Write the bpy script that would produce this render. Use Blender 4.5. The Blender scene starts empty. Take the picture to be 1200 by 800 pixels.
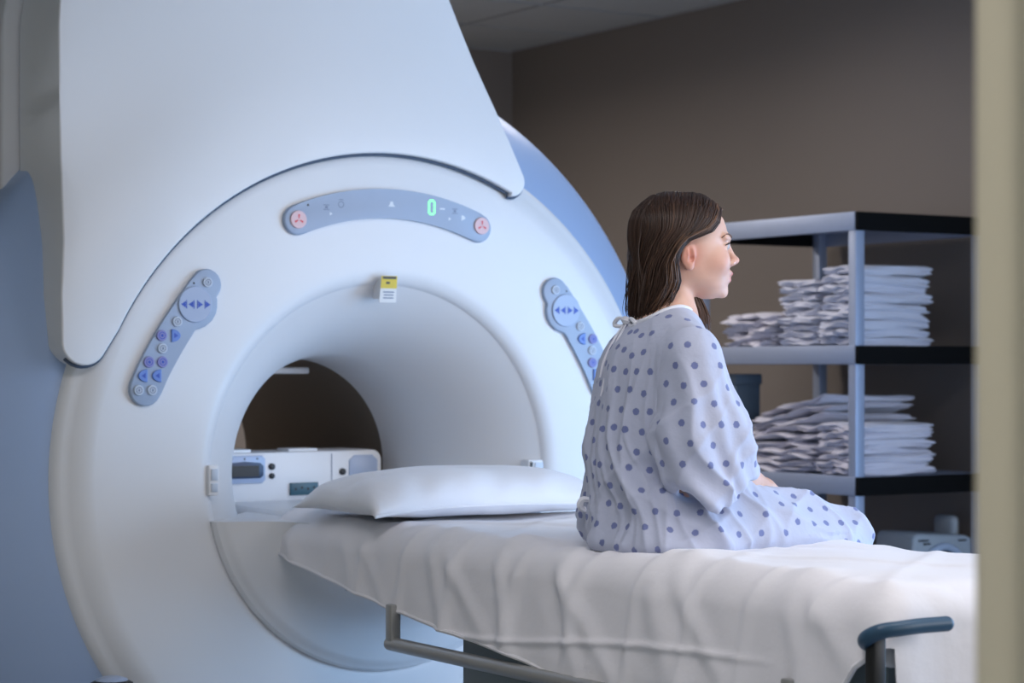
import bpy, bmesh, math, random
import numpy as np
from mathutils import Vector, Matrix

# ------------------------------------------------------------------ camera, world, lights
SC = bpy.context.scene
COL = SC.collection
TH = math.radians(32.0)
CAM = Vector((-2.90, -5.32, 1.26))
cam_d = bpy.data.cameras.new('camera')
cam = bpy.data.objects.new('camera', cam_d); COL.objects.link(cam)
cam.location = CAM
cam.rotation_euler = (math.pi/2, 0, -TH)
cam_d.sensor_width = 36.0
cam_d.lens = 78.0
cam_d.shift_y = 30.0/1200.0
cam_d.dof.use_dof = True
cam_d.dof.focus_distance = 4.75
cam_d.dof.aperture_fstop = 4.5
SC.camera = cam
SC.view_settings.view_transform = 'Standard'
SC.view_settings.look = 'None'
SC.view_settings.gamma = 1.0
SC.view_settings.use_curve_mapping = False
SC.view_settings.exposure = -0.06
world = bpy.data.worlds.new('world'); SC.world = world
world.use_nodes = True
world.node_tree.nodes['Background'].inputs[0].default_value = (0.30, 0.36, 0.44, 1)
world.node_tree.nodes['Background'].inputs[1].default_value = 0.30

def area_light(name, loc, target, sx, sy, energy, color, spread=180):
    l = bpy.data.lights.new(name, 'AREA'); l.shape = 'RECTANGLE'
    l.size = sx; l.size_y = sy; l.energy = energy; l.color = color
    l.spread = math.radians(spread)
    o = bpy.data.objects.new(name, l); COL.objects.link(o)
    o.location = loc
    o.rotation_euler = (Vector(target)-Vector(loc)).to_track_quat('-Z', 'Y').to_euler()
    return o
# daylight from the side window (right wall, outside the frame), cool
area_light('window_daylight', (2.60, -2.35, 1.12), (0.0, -1.0, 0.9), 1.7, 1.9, 82, (0.36, 0.62, 1.0), 165)
# added frontal fill at the front wall, framed as an unseen window
area_light('added_fill_front', (1.45, -3.93, 1.60), (0.1, 0.0, 1.35), 2.0, 1.0, 23, (1.0, 0.96, 0.97), 140)
# ceiling panel over table foot; unseen fill lamps added left, beside and behind scanner
area_light('ceiling_panel_light', (0.6, -2.7, 2.70), (0.3, -1.6, 0.0), 1.15, 0.55, 9, (1.0, 0.94, 0.90), 160)
area_light('added_fill_left', (-1.25, -2.55, 2.70), (-1.1, -2.3, 0.0), 1.1, 0.5, 15, (0.99, 0.95, 1.0), 165)
area_light('added_fill_side', (1.25, 0.9, 2.70), (1.25, 0.9, 0.0), 1.1, 0.5, 9, (1.0, 0.92, 0.86), 170)
area_light('added_fill_rear', (0.5, 2.6, 2.70), (0.5, 2.6, 0.0), 1.1, 0.5, 44, (1.0, 0.89, 0.80), 170)
# hallway light by the door, behind the camera
area_light('hallway_light', (-2.0, -5.3, 2.60), (-2.1, -4.6, 0.0), 1.1, 0.5, 85, (1.0, 0.96, 0.92), 160)

# ------------------------------------------------------------------ helpers
R = random.Random(7)
RNG = np.random.default_rng(11)

def tag(o, label=None, cat=None, group=None, kind=None):
    if label: o['label'] = label
    if cat: o['category'] = cat
    if group: o['group'] = group
    if kind: o['kind'] = kind
    return o
def empty(name, loc, rz=0.0):
    o = bpy.data.objects.new(name, None); COL.objects.link(o)
    o.location = loc; o.rotation_euler = (0, 0, rz); o.empty_display_size = 0.05
    return o
def link_mesh(name, me, mat, parent=None, world_coords=True):
    o = bpy.data.objects.new(name, me); COL.objects.link(o)
    if mat is not None:
        for m in (mat if isinstance(mat, (list, tuple)) else [mat]): me.materials.append(m)
    if parent is not None:
        o.parent = parent
        if world_coords:
            bpy.context.view_layer.update()
            o.matrix_parent_inverse = parent.matrix_world.inverted()
    return o
def np_mesh(name, verts, faces, smooth=True, sharp=None):
    me = bpy.data.meshes.new(name)
    me.from_pydata([tuple(map(float, v)) for v in verts], [], [tuple(int(i) for i in f) for f in faces])
    me.update()
    if smooth:
        me.shade_smooth()
        if sharp is not None: me.set_sharp_from_angle(angle=math.radians(sharp))
    return me
def bm_mesh(name, bm, smooth=False, sharp=None):
    bmesh.ops.recalc_face_normals(bm, faces=bm.faces)
    me = bpy.data.meshes.new(name); bm.to_mesh(me); bm.free()
    if smooth:
        me.shade_smooth()
        if sharp is not None: me.set_sharp_from_angle(angle=math.radians(sharp))
    return me
def box_bm(x0, x1, y0, y1, z0, z1, bevel=0.0, seg=2, bm=None):
    b = bmesh.new()
    r = bmesh.ops.create_cube(b, size=1.0)
    for v in b.verts:
        v.co.x = x0 + (v.co.x+.5)*(x1-x0); v.co.y = y0 + (v.co.y+.5)*(y1-y0); v.co.z = z0 + (v.co.z+.5)*(z1-z0)
    if bevel > 0:
        bmesh.ops.bevel(b, geom=list(b.edges), offset=bevel, segments=seg, profile=0.5, affect='EDGES')
    if bm is None: return b
    me = bpy.data.meshes.new('tmp'); b.to_mesh(me); b.free(); bm.from_mesh(me); bpy.data.meshes.remove(me)
    return bm
def box(name, x0, x1, y0, y1, z0, z1, mat, parent=None, bevel=0.0, seg=2):
    return link_mesh(name, bm_mesh(name, box_bm(x0, x1, y0, y1, z0, z1, bevel, seg), bevel > 0, 35), mat, parent)
def tube_mesh(name, pts, rad, n=10, closed=False, caps=True):
    pts = [Vector(p) for p in pts]; N = len(pts)
    rads = rad if isinstance(rad, (list, tuple)) else [rad]*N
    V = []; Fc = []; up = None
    for i, p in enumerate(pts):
        a = pts[(i-1) % N] if (closed or i > 0) else p
        b = pts[(i+1) % N] if (closed or i < N-1) else p
        t = (b-a).normalized()
        if up is None:
            up = Vector((0, 0, 1)) if abs(t.z) < 0.9 else Vector((1, 0, 0))
        s = t.cross(up).normalized(); up = s.cross(t).normalized()
        for k in range(n):
            an = 2*math.pi*k/n
            V.append(p + (s*math.cos(an)+up*math.sin(an))*rads[i])
    for i in range(N if closed else N-1):
        for k in range(n):
            j = (i+1) % N
            Fc.append((i*n+k, i*n+(k+1) % n, j*n+(k+1) % n, j*n+k))
    if caps and not closed:
        Fc.append(tuple(range(n))); Fc.append(tuple((N-1)*n+k for k in reversed(range(n))))
    return np_mesh(name, V, Fc, True, 50)
def revolve(name, prof, cx, cz, mat, parent, n=160, sharp=35, a0=0.0, a1=2*math.pi):
    """profile of (radius, Y) turned about the bore axis"""
    full = abs(a1-a0-2*math.pi) < 1e-6
    m = n if full else n+1
    V = []; Fc = []
    for (r, y) in prof:
        for k in range(m):
            a = a0+(a1-a0)*k/n
            V.append((cx+r*math.sin(a), y, cz+r*math.cos(a)))
    for i in range(len(prof)-1):
        for k in range(n):
            k2 = (k+1) % m
            Fc.append((i*m+k, i*m+k2, (i+1)*m+k2, (i+1)*m+k))
    me = np_mesh(name, V, Fc, True, sharp)
    bm = bmesh.new(); bm.from_mesh(me); bmesh.ops.recalc_face_normals(bm, faces=bm.faces); bm.to_mesh(me); bm.free()
    return link_mesh(name, me, mat, parent)
def plate_bm(poly, y_front, y_back, bevel=0.0, seg=3, bm=None):
    """outline in (X, Z), extruded along Y, rounded front edge"""
    b = bmesh.new()
    vs = [b.verts.new((x, y_front, z)) for x, z in poly]
    f = b.faces.new(vs)
    ret = bmesh.ops.extrude_face_region(b, geom=[f])
    nv = [g for g in ret['geom'] if isinstance(g, bmesh.types.BMVert)]
    for v in nv: v.co.y = y_back
    b.verts.index_update()
    if bevel > 0:
        es = [e for e in b.edges if all(abs(v.co.y-y_front) < 1e-6 for v in e.verts)]
        bmesh.ops.bevel(b, geom=es, offset=bevel, segments=seg, profile=0.5, affect='EDGES', clamp_overlap=True)
    if bm is None: return b
    me = bpy.data.meshes.new('tmp'); b.to_mesh(me); b.free(); bm.from_mesh(me); bpy.data.meshes.remove(me)
    return bm
def catmull(P, n):
    P = np.array(P, float); P = np.vstack([2*P[0]-P[1], P, 2*P[-1]-P[-2]])
    out = []
    seg = len(P)-3
    for t in np.linspace(0, seg, n):
        i = min(int(t), seg-1); u = t-i
        a, b, c, d = P[i:i+4]
        out.append(0.5*((2*b)+(-a+c)*u+(2*a-5*b+4*c-d)*u*u+(-a+3*b-3*c+d)*u**3))
    return np.array(out)

def lin(c):
    return tuple(((v/255.0)/12.92 if v <= 10 else (((v/255.0)+0.055)/1.055)**2.4) for v in c)
def mat(name, rgb, rough=0.5, metal=0.0, spec=0.5, noise=0.0, nscale=20, bump=0.0, bscale=80, emit=None, estr=0, coat=0.0, sheen=0.0, sss=0.0):
    m = bpy.data.materials.new(name); m.use_nodes = True
    nt = m.node_tree; b = nt.nodes['Principled BSDF']
    c = lin(rgb) + (1,)
    b.inputs['Base Color'].default_value = c
    b.inputs['Roughness'].default_value = rough; b.inputs['Metallic'].default_value = metal
    b.inputs['Specular IOR Level'].default_value = spec
    if coat: b.inputs['Coat Weight'].default_value = coat; b.inputs['Coat Roughness'].default_value = 0.15
    if sheen: b.inputs['Sheen Weight'].default_value = sheen
    if sss:
        b.inputs['Subsurface Weight'].default_value = sss
        b.inputs['Subsurface Radius'].default_value = (0.012, 0.005, 0.003); b.inputs['Subsurface Scale'].default_value = 1.0
    tc = nt.nodes.new('ShaderNodeTexCoord')
    if noise > 0:
        n = nt.nodes.new('ShaderNodeTexNoise'); n.inputs['Scale'].default_value = nscale; n.inputs['Detail'].default_value = 4
        nt.links.new(tc.outputs['Object'], n.inputs['Vector'])
        mx = nt.nodes.new('ShaderNodeMix'); mx.data_type = 'RGBA'
        mx.inputs[6].default_value = tuple(v*(1-noise) for v in c[:3])+(1,)
        mx.inputs[7].default_value = tuple(min(1, v*(1+noise)) for v in c[:3])+(1,)
        nt.links.new(n.outputs['Fac'], mx.inputs[0]); nt.links.new(mx.outputs[2], b.inputs['Base Color'])
    if bump > 0:
        n2 = nt.nodes.new('ShaderNodeTexNoise'); n2.inputs['Scale'].default_value = bscale; n2.inputs['Detail'].default_value = 5
        nt.links.new(tc.outputs['Object'], n2.inputs['Vector'])
        bp = nt.nodes.new('ShaderNodeBump'); bp.inputs['Strength'].default_value = bump; bp.inputs['Distance'].default_value = 0.01
        nt.links.new(n2.outputs['Fac'], bp.inputs['Height']); nt.links.new(bp.outputs['Normal'], b.inputs['Normal'])
    if emit:
        b.inputs['Emission Color'].default_value = lin(emit)+(1,); b.inputs['Emission Strength'].default_value = estr
    return m
M = {}
M['white'] = mat('white_plastic', (232, 233, 236), 0.38, noise=0.015, nscale=3)
M['white2'] = mat('white_plastic_inner', (226, 226, 228), 0.45, noise=0.02, nscale=4)
M['blue'] = mat('blue_plastic', (164, 186, 221), 0.35, noise=0.02, nscale=3)
M['seam'] = mat('seam_shade', (70, 84, 104), 0.6)  # shade of the cover gap put into the colour
M['dark'] = mat('black_plastic', (16, 18, 22), 0.4)
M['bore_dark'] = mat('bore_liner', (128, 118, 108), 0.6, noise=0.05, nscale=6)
M['panelgrey'] = mat('panel_grey', (160, 176, 200), 0.4, noise=0.02, nscale=30)
M['panelgrey2'] = mat('panel_knob_grey', (168, 184, 212), 0.35)
M['btn'] = mat('button_pale', (196, 206, 220), 0.4)
M['btn_blue'] = mat('button_blue', (105, 140, 212), 0.4)
M['btn_violet'] = mat('button_violet', (140, 140, 196), 0.4)
M['icon_blue'] = mat('icon_blue', (60, 92, 190), 0.5)
M['icon_white'] = mat('icon_white', (225, 232, 240), 0.5)
M['icon_grey'] = mat('icon_grey', (120, 132, 158), 0.5)
M['red'] = mat('icon_red', (226, 90, 96), 0.5)
M['pink'] = mat('button_pink', (232, 196, 200), 0.45)
M['green'] = mat('green_led', (120, 230, 150), 0.5, emit=(120, 255, 150), estr=1.6)
M['yellow'] = mat('label_yellow', (222, 196, 60), 0.5)
M['paper'] = mat('label_white', (232, 232, 232), 0.6)
M['sheet'] = mat('sheet_cotton', (232, 230, 234), 0.85, bump=0.16, bscale=26, sheen=0.2, noise=0.01, nscale=8)
M['pillow'] = mat('pillow_cotton', (234, 236, 243), 0.85, bump=0.18, bscale=18, sheen=0.2)
M['metal'] = mat('rail_metal', (168, 168, 166), 0.35, metal=0.55, noise=0.03)
M['table'] = mat('table_grey', (112, 124, 128), 0.5, noise=0.03)
M['teal'] = mat('handle_teal', (44, 78, 104), 0.45, bump=0.03, bscale=200)
M['tealpanel'] = mat('table_blue_panel', (92, 128, 158), 0.5)
M['wall'] = mat('wall_taupe', (118, 111, 106), 0.85, noise=0.03, nscale=2, bump=0.05, bscale=120)
M['wall2'] = mat('wall_cream', (196, 190, 172), 0.8, noise=0.02, bump=0.04, bscale=120)
M['jamb'] = mat('door_frame_cream', (208, 200, 178), 0.55, noise=0.02, nscale=6)
M['floor'] = mat('floor_vinyl', (150, 156, 164), 0.4, noise=0.05, nscale=5)
M['tile'] = mat('ceiling_tile', (168, 170, 170), 0.9, noise=0.05, nscale=60, bump=0.1, bscale=90)
M['grid'] = mat('ceiling_grid', (150, 152, 154), 0.6)
M['rack'] = mat('rack_steel', (150, 162, 186), 0.45, metal=0.25, noise=0.03)
M['rackblack'] = mat('rack_black_edge', (9, 10, 12), 0.9, spec=0.15)
M['coil'] = mat('coil_grey', (150, 160, 170), 0.5, noise=0.02)
M['lamp'] = mat('lamp_diffuser', (240, 240, 240), 0.6, emit=(255, 245, 238), estr=3.0)

# ------------------------------------------------------------------ the room
XR, YB, ZC, XL, YF = 2.70, 3.64, 2.755, -2.80, -4.0
tag(box('floor', XL-.8, XR+.15, -7.0, YB+.15, -0.1, 0.0, M['floor']), 'grey vinyl floor', kind='structure')
tag(box('wall_back', XL-.1, XR+.1, YB, YB+.1, 0, ZC+.1, M['wall']), 'taupe wall behind the scanner', kind='structure')
tag(box('wall_left', XL-.1, XL, YF-.12, YB, 0, ZC+.1, M['wall2']), 'cream side wall', kind='structure')
# right wall with a window opening (outside the frame) that lets the cool daylight in
wr = empty('wall_right', (XR, 0, 0)); tag(wr, 'taupe wall behind the steel rack', kind='structure')
for (y0, y1, z0, z1) in ((YF-.12, -3.25, 0, ZC+.1), (-1.45, YB, 0, ZC+.1), (-3.25, -1.45, 0, .12), (-3.25, -1.45, 2.15, ZC+.1)):
    box('wall_panel', XR, XR+.1, y0, y1, z0, z1, M['wall'], wr)
w1 = empty('window_1', (XR, -2.35, .75)); tag(w1, 'wide side window', kind='structure')
for (y0, y1, z0, z1) in ((-3.25, -3.2, .12, 2.15), (-1.5, -1.45, .12, 2.15), (-3.2, -1.5, .12, .17), (-3.2, -1.5, 2.1, 2.15)):
    box('window_frame', XR-.02, XR+.08, y0, y1, z0, z1, M['jamb'], w1)
# front wall with the doorway the picture is taken through
DX0, DX1, DZ = -2.62, -1.625, 2.15
wf = empty('wall_front', (0, YF, 0)); tag(wf, 'cream wall with the doorway', kind='structure')
for (x0, x1, z0, z1) in ((DX1+.03, .40, 0, ZC+.1), (2.50, XR+.1, 0, ZC+.1), (.40, 2.50, 0, 1.05), (.40, 2.50, 2.15, ZC+.1)):
    box('wall_panel', x0, x1, YF-.12, YF, z0, z1, M['wall2'], wf)
w2 = empty('fill_window', (1.45, YF, 1.05)); tag(w2, 'added window frame around the front fill light', kind='structure')  # made-up opening, out of view, that houses the frontal fill
for (x0, x1, z0, z1) in ((.40, .44, 1.05, 2.15), (2.46, 2.50, 1.05, 2.15), (.44, 2.46, 1.05, 1.09), (.44, 2.46, 2.11, 2.15)):
    box('window_frame', x0, x1, YF-.10, YF+.01, z0, z1, M['jamb'], w2)
box('wall_panel', XL-.8, DX0-.03, YF-.12, YF, 0, ZC+.1, M['wall2'], wf)
box('wall_panel', DX0-.03, DX1+.03, YF-.12, YF, DZ+.03, ZC+.1, M['wall2'], wf)
tr = empty('trim_1', (DX1, YF, 0)); tag(tr, 'cream door frame at the right edge', kind='structure')
box('jamb', DX1, DX1+.05, YF-.135, YF+.012, 0, DZ, M['jamb'], tr, .004)
box('jamb', DX0-.05, DX0, YF-.135, YF+.012, 0, DZ, M['jamb'], tr, .004)
box('head_jamb', DX0-.05, DX1+.05, YF-.135, YF+.012, DZ, DZ+.05, M['jamb'], tr, .004)
box('door_stop', DX1-.016, DX1+.01, YF-.125, YF-.062, 0, DZ, M['jamb'], tr, .003)
# ceiling: slab, grid bars and single tiles
ce = empty('ceiling', (0, 0, ZC)); tag(ce, 'grey suspended tile ceiling', kind='structure')
box('slab', XL-.8, XR+.1, -7.0, YB+.1, ZC+.03, ZC+.12, M['grid'], ce)
TS = 0.61
tile_me = None
ny = int((YB+7.0)/TS)+1; nx = int((XR-XL+.8)/TS)+1
for i in range(nx):
    for j in range(ny):
        x1 = XR-.012-i*TS; y1 = YB-.012-j*TS
        if y1-TS < -4.6: continue
        if tile_me is None:
            tile_me = bm_mesh('tile', box_bm(-TS+.016, 0, -TS+.016, 0, 0, .02, .004, 1)); tile_me.materials.append(M['tile'])
        o = bpy.data.objects.new('tile', tile_me); COL.objects.link(o)
        o.parent = ce; o.location = (x1, y1, .008)
gb = bmesh.new()
for i in range(nx+1): box_bm(XR-.012-i*TS, XR+.004-i*TS, -4.6, YB, ZC+.004, ZC+.024, bm=gb)
for j in range(ny+1): box_bm(XL-.8, XR, YB-.012-j*TS, YB+.004-j*TS, ZC+.0035, ZC+.0235, bm=gb)
link_mesh('grid_bar', bm_mesh('grid_bar', gb), M['grid'], ce)
for (lx, ly, lab) in ((.6, -2.7, 'recessed ceiling light panel above the foot of the table'), (1.25, .9, 'added fill light panel in the ceiling beside the scanner'), (-1.25, -2.55, 'added fill light panel in the ceiling near the doorway'), (.5, 2.6, 'added fill light panel in the ceiling behind the scanner')):  # beside, near doorway and behind: fixtures added to house unseen fill lamps
    cl = empty('ceiling_light', (lx, ly, ZC-.02)); tag(cl, lab, 'ceiling light')
    fb = box_bm(lx-.6, lx+.6, ly-.3, ly-.275, ZC-.03, ZC+.01); box_bm(lx-.6, lx+.6, ly+.275, ly+.3, ZC-.03, ZC+.01, bm=fb)
    box_bm(lx-.6, lx-.575, ly-.275, ly+.275, ZC-.03, ZC+.01, bm=fb); box_bm(lx+.575, lx+.6, ly-.275, ly+.275, ZC-.03, ZC+.01, bm=fb)
    link_mesh('frame', bm_mesh('frame', fb), M['grid'], cl)
    box('diffuser', lx-.575, lx+.575, ly-.275, ly+.275, ZC-.012, ZC, M['lamp'], cl)

# ------------------------------------------------------------------ the scanner
CX, CZ = 0.02, 0.97
sc = empty('mri_scanner', (CX, 0.3, 0))
tag(sc, 'large white and blue scanner with a round bore and control panels', 'scanner')
def arc_prof(r0, y0, r1, y1, bulge, n=10):
    """curved profile piece from (r0,y0) to (r1,y1), control point = corner blend"""
    out = []
    for i in range(n+1):
        t = i/n
        cxr, cyr = bulge
        out.append(((1-t)**2*r0+2*t*(1-t)*cxr+t*t*r1, (1-t)**2*y0+2*t*(1-t)*cyr+t*t*y1))
    return out
# front ring: outer rim, chamfer, face, lip, flare
prof = [(.935, .30), (.945, .10)]
prof += arc_prof(.945, .10, .905, .035, (.945, .05), 8)[1:]
prof += arc_prof(.905, .035, .84, 0.0, (.868, .004), 8)[1:]
prof += [(.78, -.004), (.70, -.006), (.62, -.006), (.58, -.005)]
prof += arc_prof(.56, -.004, .515, .022, (.525, -.003), 8)
revolve('front_cover', prof, CX, CZ, M['white'], sc, 200, 60)
prof = arc_prof(.5155, .0215, .325, .34, (.37, .12), 22) + [(.318, .42), (.316, .60)]
revolve('bore_flare', prof, CX, CZ, M['white2'], sc, 160, 60)
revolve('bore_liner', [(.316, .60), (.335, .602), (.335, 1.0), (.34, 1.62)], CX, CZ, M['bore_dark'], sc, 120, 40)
# blue body behind the ring
prof = [(.84, .050), (.945, .075)] + arc_prof(1.125, .225, 1.19, .32, (1.183, .275), 8) + [(1.195, .40), (1.19, .50), (1.17, .75), (1.14, .83), (1.12, 1.2)]
revolve('side_cover', prof, CX-.03, CZ, M['blue'], sc, 200, 50)
revolve('rear_cover', [(1.12, 1.2), (1.08, 1.5), (.98, 1.62), (.40, 1.63)], CX-.03, CZ, M['white'], sc, 120, 50)
# upper cover: outline in the front plane
RG = 0.872
contour = []
xl = -.885
for k in range(13):                       # big shoulder top left
    a = math.pi/2 + (math.pi/2)*k/12
    contour.append((xl+.36+.36*math.cos(a), 2.14+.38*math.sin(a)))
# left edge down to the lobe
contour += [(xl, 1.95), (xl, 1.75), (xl-.008, 1.58), (xl-.022, 1.44)]
lc = (-.852, 1.322)
for k in range(13):
    a = math.radians(188 + (322-188)*k/12)
    contour.append((lc[0]+.058*math.cos(a), lc[1]+.058*math.sin(a)))
a_s = math.atan2(-.775-CX, 1.325-CZ); a_e = math.atan2(.405-CX, .775)
for k in range(1, 45):
    a = a_s+(a_e-a_s)*k/44
    contour.append((CX+RG*math.sin(a), CZ+RG*math.cos(a)))
rc = (.412, 1.782)
for k in range(1, 11):
    a = math.radians(248 + (385-248)*k/10)
    contour.append((rc[0]+.042*math.cos(a), rc[1]+.042*math.sin(a)))
contour += [(.36, 1.99), (.26, 2.21), (.17, 2.41)]
for k in range(7):
    a = math.radians(20 + 70*k/6)
    contour.append((.075+.055*math.cos(a), 2.465+.055*math.sin(a)))
bm = plate_bm(contour, -.024, .372, .030, 6)
def cover_y(x, z):
    t = min(1, max(0, (math.hypot(x-CX, z-CZ)-.93)/.32)); t = t*t*(3-2*t)
    return t*(.12*(x+.05)**2+.03*(z-1.30)) + .012*max(0, (abs(x+.05)-.6)/.3)*(1-t)
for k in range(1, 18):
    bmesh.ops.bisect_plane(bm, geom=list(bm.verts)+list(bm.edges)+list(bm.faces), plane_co=(-.915+1.37*k/18, 0, 0), plane_no=(1, 0, 0))
for k in range(1, 12):
    bmesh.ops.bisect_plane(bm, geom=list(bm.verts)+list(bm.edges)+list(bm.faces), plane_co=(0, 0, 1.27+1.25*k/12), plane_no=(0, 0, 1))
for v in bm.verts:
    if v.co.y < .3: v.co.y += cover_y(v.co.x, v.co.z)*(1 if v.co.y < .1 else .5)
link_mesh('upper_cover', bm_mesh('upper_cover', bm, True, 40), M['white'], sc)
# dark strip painting the shade of the gap along the upper cover's outline
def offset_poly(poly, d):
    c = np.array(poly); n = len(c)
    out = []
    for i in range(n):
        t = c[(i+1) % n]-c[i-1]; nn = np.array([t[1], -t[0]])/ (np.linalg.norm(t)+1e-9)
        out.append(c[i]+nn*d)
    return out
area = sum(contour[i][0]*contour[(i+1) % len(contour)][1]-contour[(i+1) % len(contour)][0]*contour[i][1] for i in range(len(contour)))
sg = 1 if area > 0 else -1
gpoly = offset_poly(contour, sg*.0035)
link_mesh('gap_shade_strip', tube_mesh('gap_shade_strip', [(p[0], -.004+cover_y(p[0], p[1]), p[1]) for p in gpoly[20:-11]], .0046, 8), M['seam'], sc)
# rear upper housing (same outline, seen only past the left side)
rpoly = [(x, z) for x, z in contour if not (z < 1.66)]
rpoly = [(min(x, .05)-.012 if x < -.5 else min(x, .0), z) for x, z in rpoly]
hull = [(-.93, 1.70), (-.93, 2.14)]
for k in range(1, 12):
    a = math.pi - (math.pi/2)*k/11
    hull.append((-.93+.37+.37*math.cos(a), 2.14+.39*math.sin(a)))
hull += [(-.1, 2.53), (-.02, 2.5), (.0, 2.40), (.0, 1.70)]
link_mesh('rear_housing', bm_mesh('rear_housing', plate_bm(hull, .384, 1.6, .01, 3), True, 40), M['white2'], sc)

# docking apron under the bore mouth: lower circle segment, drawn out towards the table
ZA = 0.858
def apron():
    secs = [(.30, .30), (.535, .012), (.537, -.012), (.530, -.026), (.517, -.034), (.512, -.040), (.500, -.045), (.470, -.055), (.425, -.075), (.388, -.105), (.365, -.15), (.352, -.22), (.345, -.32), (.340, -.44)]
    n = 48; V = []; Fc = []
    for r, y in secs:
        zt = min(ZA, CZ-.01)
        half = math.acos(max(-1, min(1, (CZ-zt)/r)))
        a0 = math.pi-half; a1 = math.pi+half
        for k in range(n+1):
            a = a0+(a1-a0)*k/n
            V.append((CX+r*math.sin(a), y, CZ+r*math.cos(a)))
    m = n+1
    for i in range(len(secs)-1):
        for k in range(n):
            Fc.append((i*m+k, i*m+k+1, (i+1)*m+k+1, (i+1)*m+k))
        Fc.append((i*m, (i+1)*m, (i+1)*m+n, i*m+n))
    Fc.append(tuple((len(secs)-1)*m+k for k in range(m)))
    me = np_mesh('docking_apron', V, Fc, True, 30)
    b = bmesh.new(); b.from_mesh(me); bmesh.ops.recalc_face_normals(b, faces=b.faces); b.to_mesh(me); b.free()
    return me
link_mesh('docking_apron', apron(), M['white'], sc)
# plinth under the bore
link_mesh('plinth', bm_mesh('plinth', plate_bm([(-.70, 0), (.74, 0), (.70, .45), (-.66, .45)], .05, 1.5, .03, 3), True, 40), M['white'], sc)

def disc_poly(x, z, r, n=18, sx=1.0, a0=0.0):
    return [(x+r*sx*math.cos(a0+2*math.pi*k/n), z+r*math.sin(a0+2*math.pi*k/n)) for k in range(n)]
def icon(bm, poly, y, mi):
    n0 = len(bm.faces)
    vs = [bm.verts.new((x, y, z)) for x, z in poly]
    f = bm.faces.new(vs); f.material_index = mi
    return f
YP = -.006           # face of the front ring
def button(parent, x, z, r, mats, y=YP-.012, kind='disc', icons=()):
    bm = bmesh.new()
    if kind == 'disc': poly = disc_poly(x, z, r, 20)
    elif kind == 'D': poly = [(x-r*.75, z-r)]+[(x-r*.75+r*1.5*math.cos(a), z+r*math.sin(a)) for a in np.linspace(-math.pi/2, math.pi/2, 11)][1:-1]+[(x-r*.75, z+r)]
    elif kind == 'Dm': poly = [(x+r*.75, z+r)]+[(x+r*.75-r*1.5*math.cos(a), z+r*math.sin(a)) for a in np.linspace(math.pi/2, -math.pi/2, 11)][1:-1]+[(x+r*.75, z-r)]
    plate_bm(poly, y-.005, y+.004, .0018, 2, bm=bm)
    for (pl, mi) in icons: icon(bm, pl, y-.0056, mi)
    bmesh.ops.recalc_face_normals(bm, faces=[f for f in bm.faces if len(f.verts) == 4 or f.material_index == 0])
    me = bpy.data.meshes.new('button'); bm.to_mesh(me); bm.free()
    return link_mesh('button', me, mats, parent)
def tri(x, z, s, d=1): return [(x-s*d*.6, z-s), (x+s*d, z), (x-s*d*.6, z+s)]
def ring_icons(x, z, r, mi, n=16):
    out = []
    for k in range(n):
        a, b = 2*math.pi*k/n, 2*math.pi*(k+1)/n
        out.append(([(x+r*math.cos(a), z+r*math.sin(a)), (x+r*math.cos(b), z+r*math.sin(b)), (x+.78*r*math.cos(b), z+.78*r*math.sin(b)), (x+.78*r*math.cos(a), z+.78*r*math.sin(a))], mi))
    return out
# --- top display panel: arc-shaped stadium
def arc_stadium(r, a0, a1, hw, n=40):
    P = []
    for k in range(n+1):
        a = a0+(a1-a0)*k/n; P.append((CX+(r+hw)*math.sin(a), CZ+(r+hw)*math.cos(a)))
    ex, ez = CX+r*math.sin(a1), CZ+r*math.cos(a1)
    for k in range(1, 12):
        b = math.pi*k/12; P.append((ex+hw*(math.sin(a1)*math.cos(b)+math.cos(a1)*math.sin(b)), ez+hw*(math.cos(a1)*math.cos(b)-math.sin(a1)*math.sin(b))))
    for k in range(n+1):
        a = a1+(a0-a1)*k/n; P.append((CX+(r-hw)*math.sin(a), CZ+(r-hw)*math.cos(a)))
    ex, ez = CX+r*math.sin(a0), CZ+r*math.cos(a0)
    for k in range(1, 12):
        b = math.pi*k/12; P.append((ex+hw*(-math.sin(a0)*math.cos(b)-math.cos(a0)*math.sin(b)), ez+hw*(-math.cos(a0)*math.cos(b)+math.sin(a0)*math.sin(b))))
    return P
dp_ob = link_mesh('display_panel', bm_mesh('display_panel', plate_bm(arc_stadium(.735, math.radians(-22.2), math.radians(22.8), .040), YP-.012, YP+.004, .005, 3), True, 40), M['panelgrey'], sc)
for (x, z) in ((-.257, 1.652), (.312, 1.654)):
    ic = []
    for a in (90, 210, 330):
        ar = math.radians(a); c, s = math.cos(ar), math.sin(ar)
        ic.append(([(x+.003*c+.0015*-s, z+.003*s+.0015*c), (x+.003*c-.0015*-s, z+.003*s-.0015*c), (x+.014*c-.003*-s, z+.014*s-.003*c), (x+.014*c+.003*-s, z+.014*s+.003*c)], 1))
    bo = button(dp_ob, x, z, .024, [M['pink'], M['red']], icons=ic); bo.name = 'stop_button'
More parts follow.
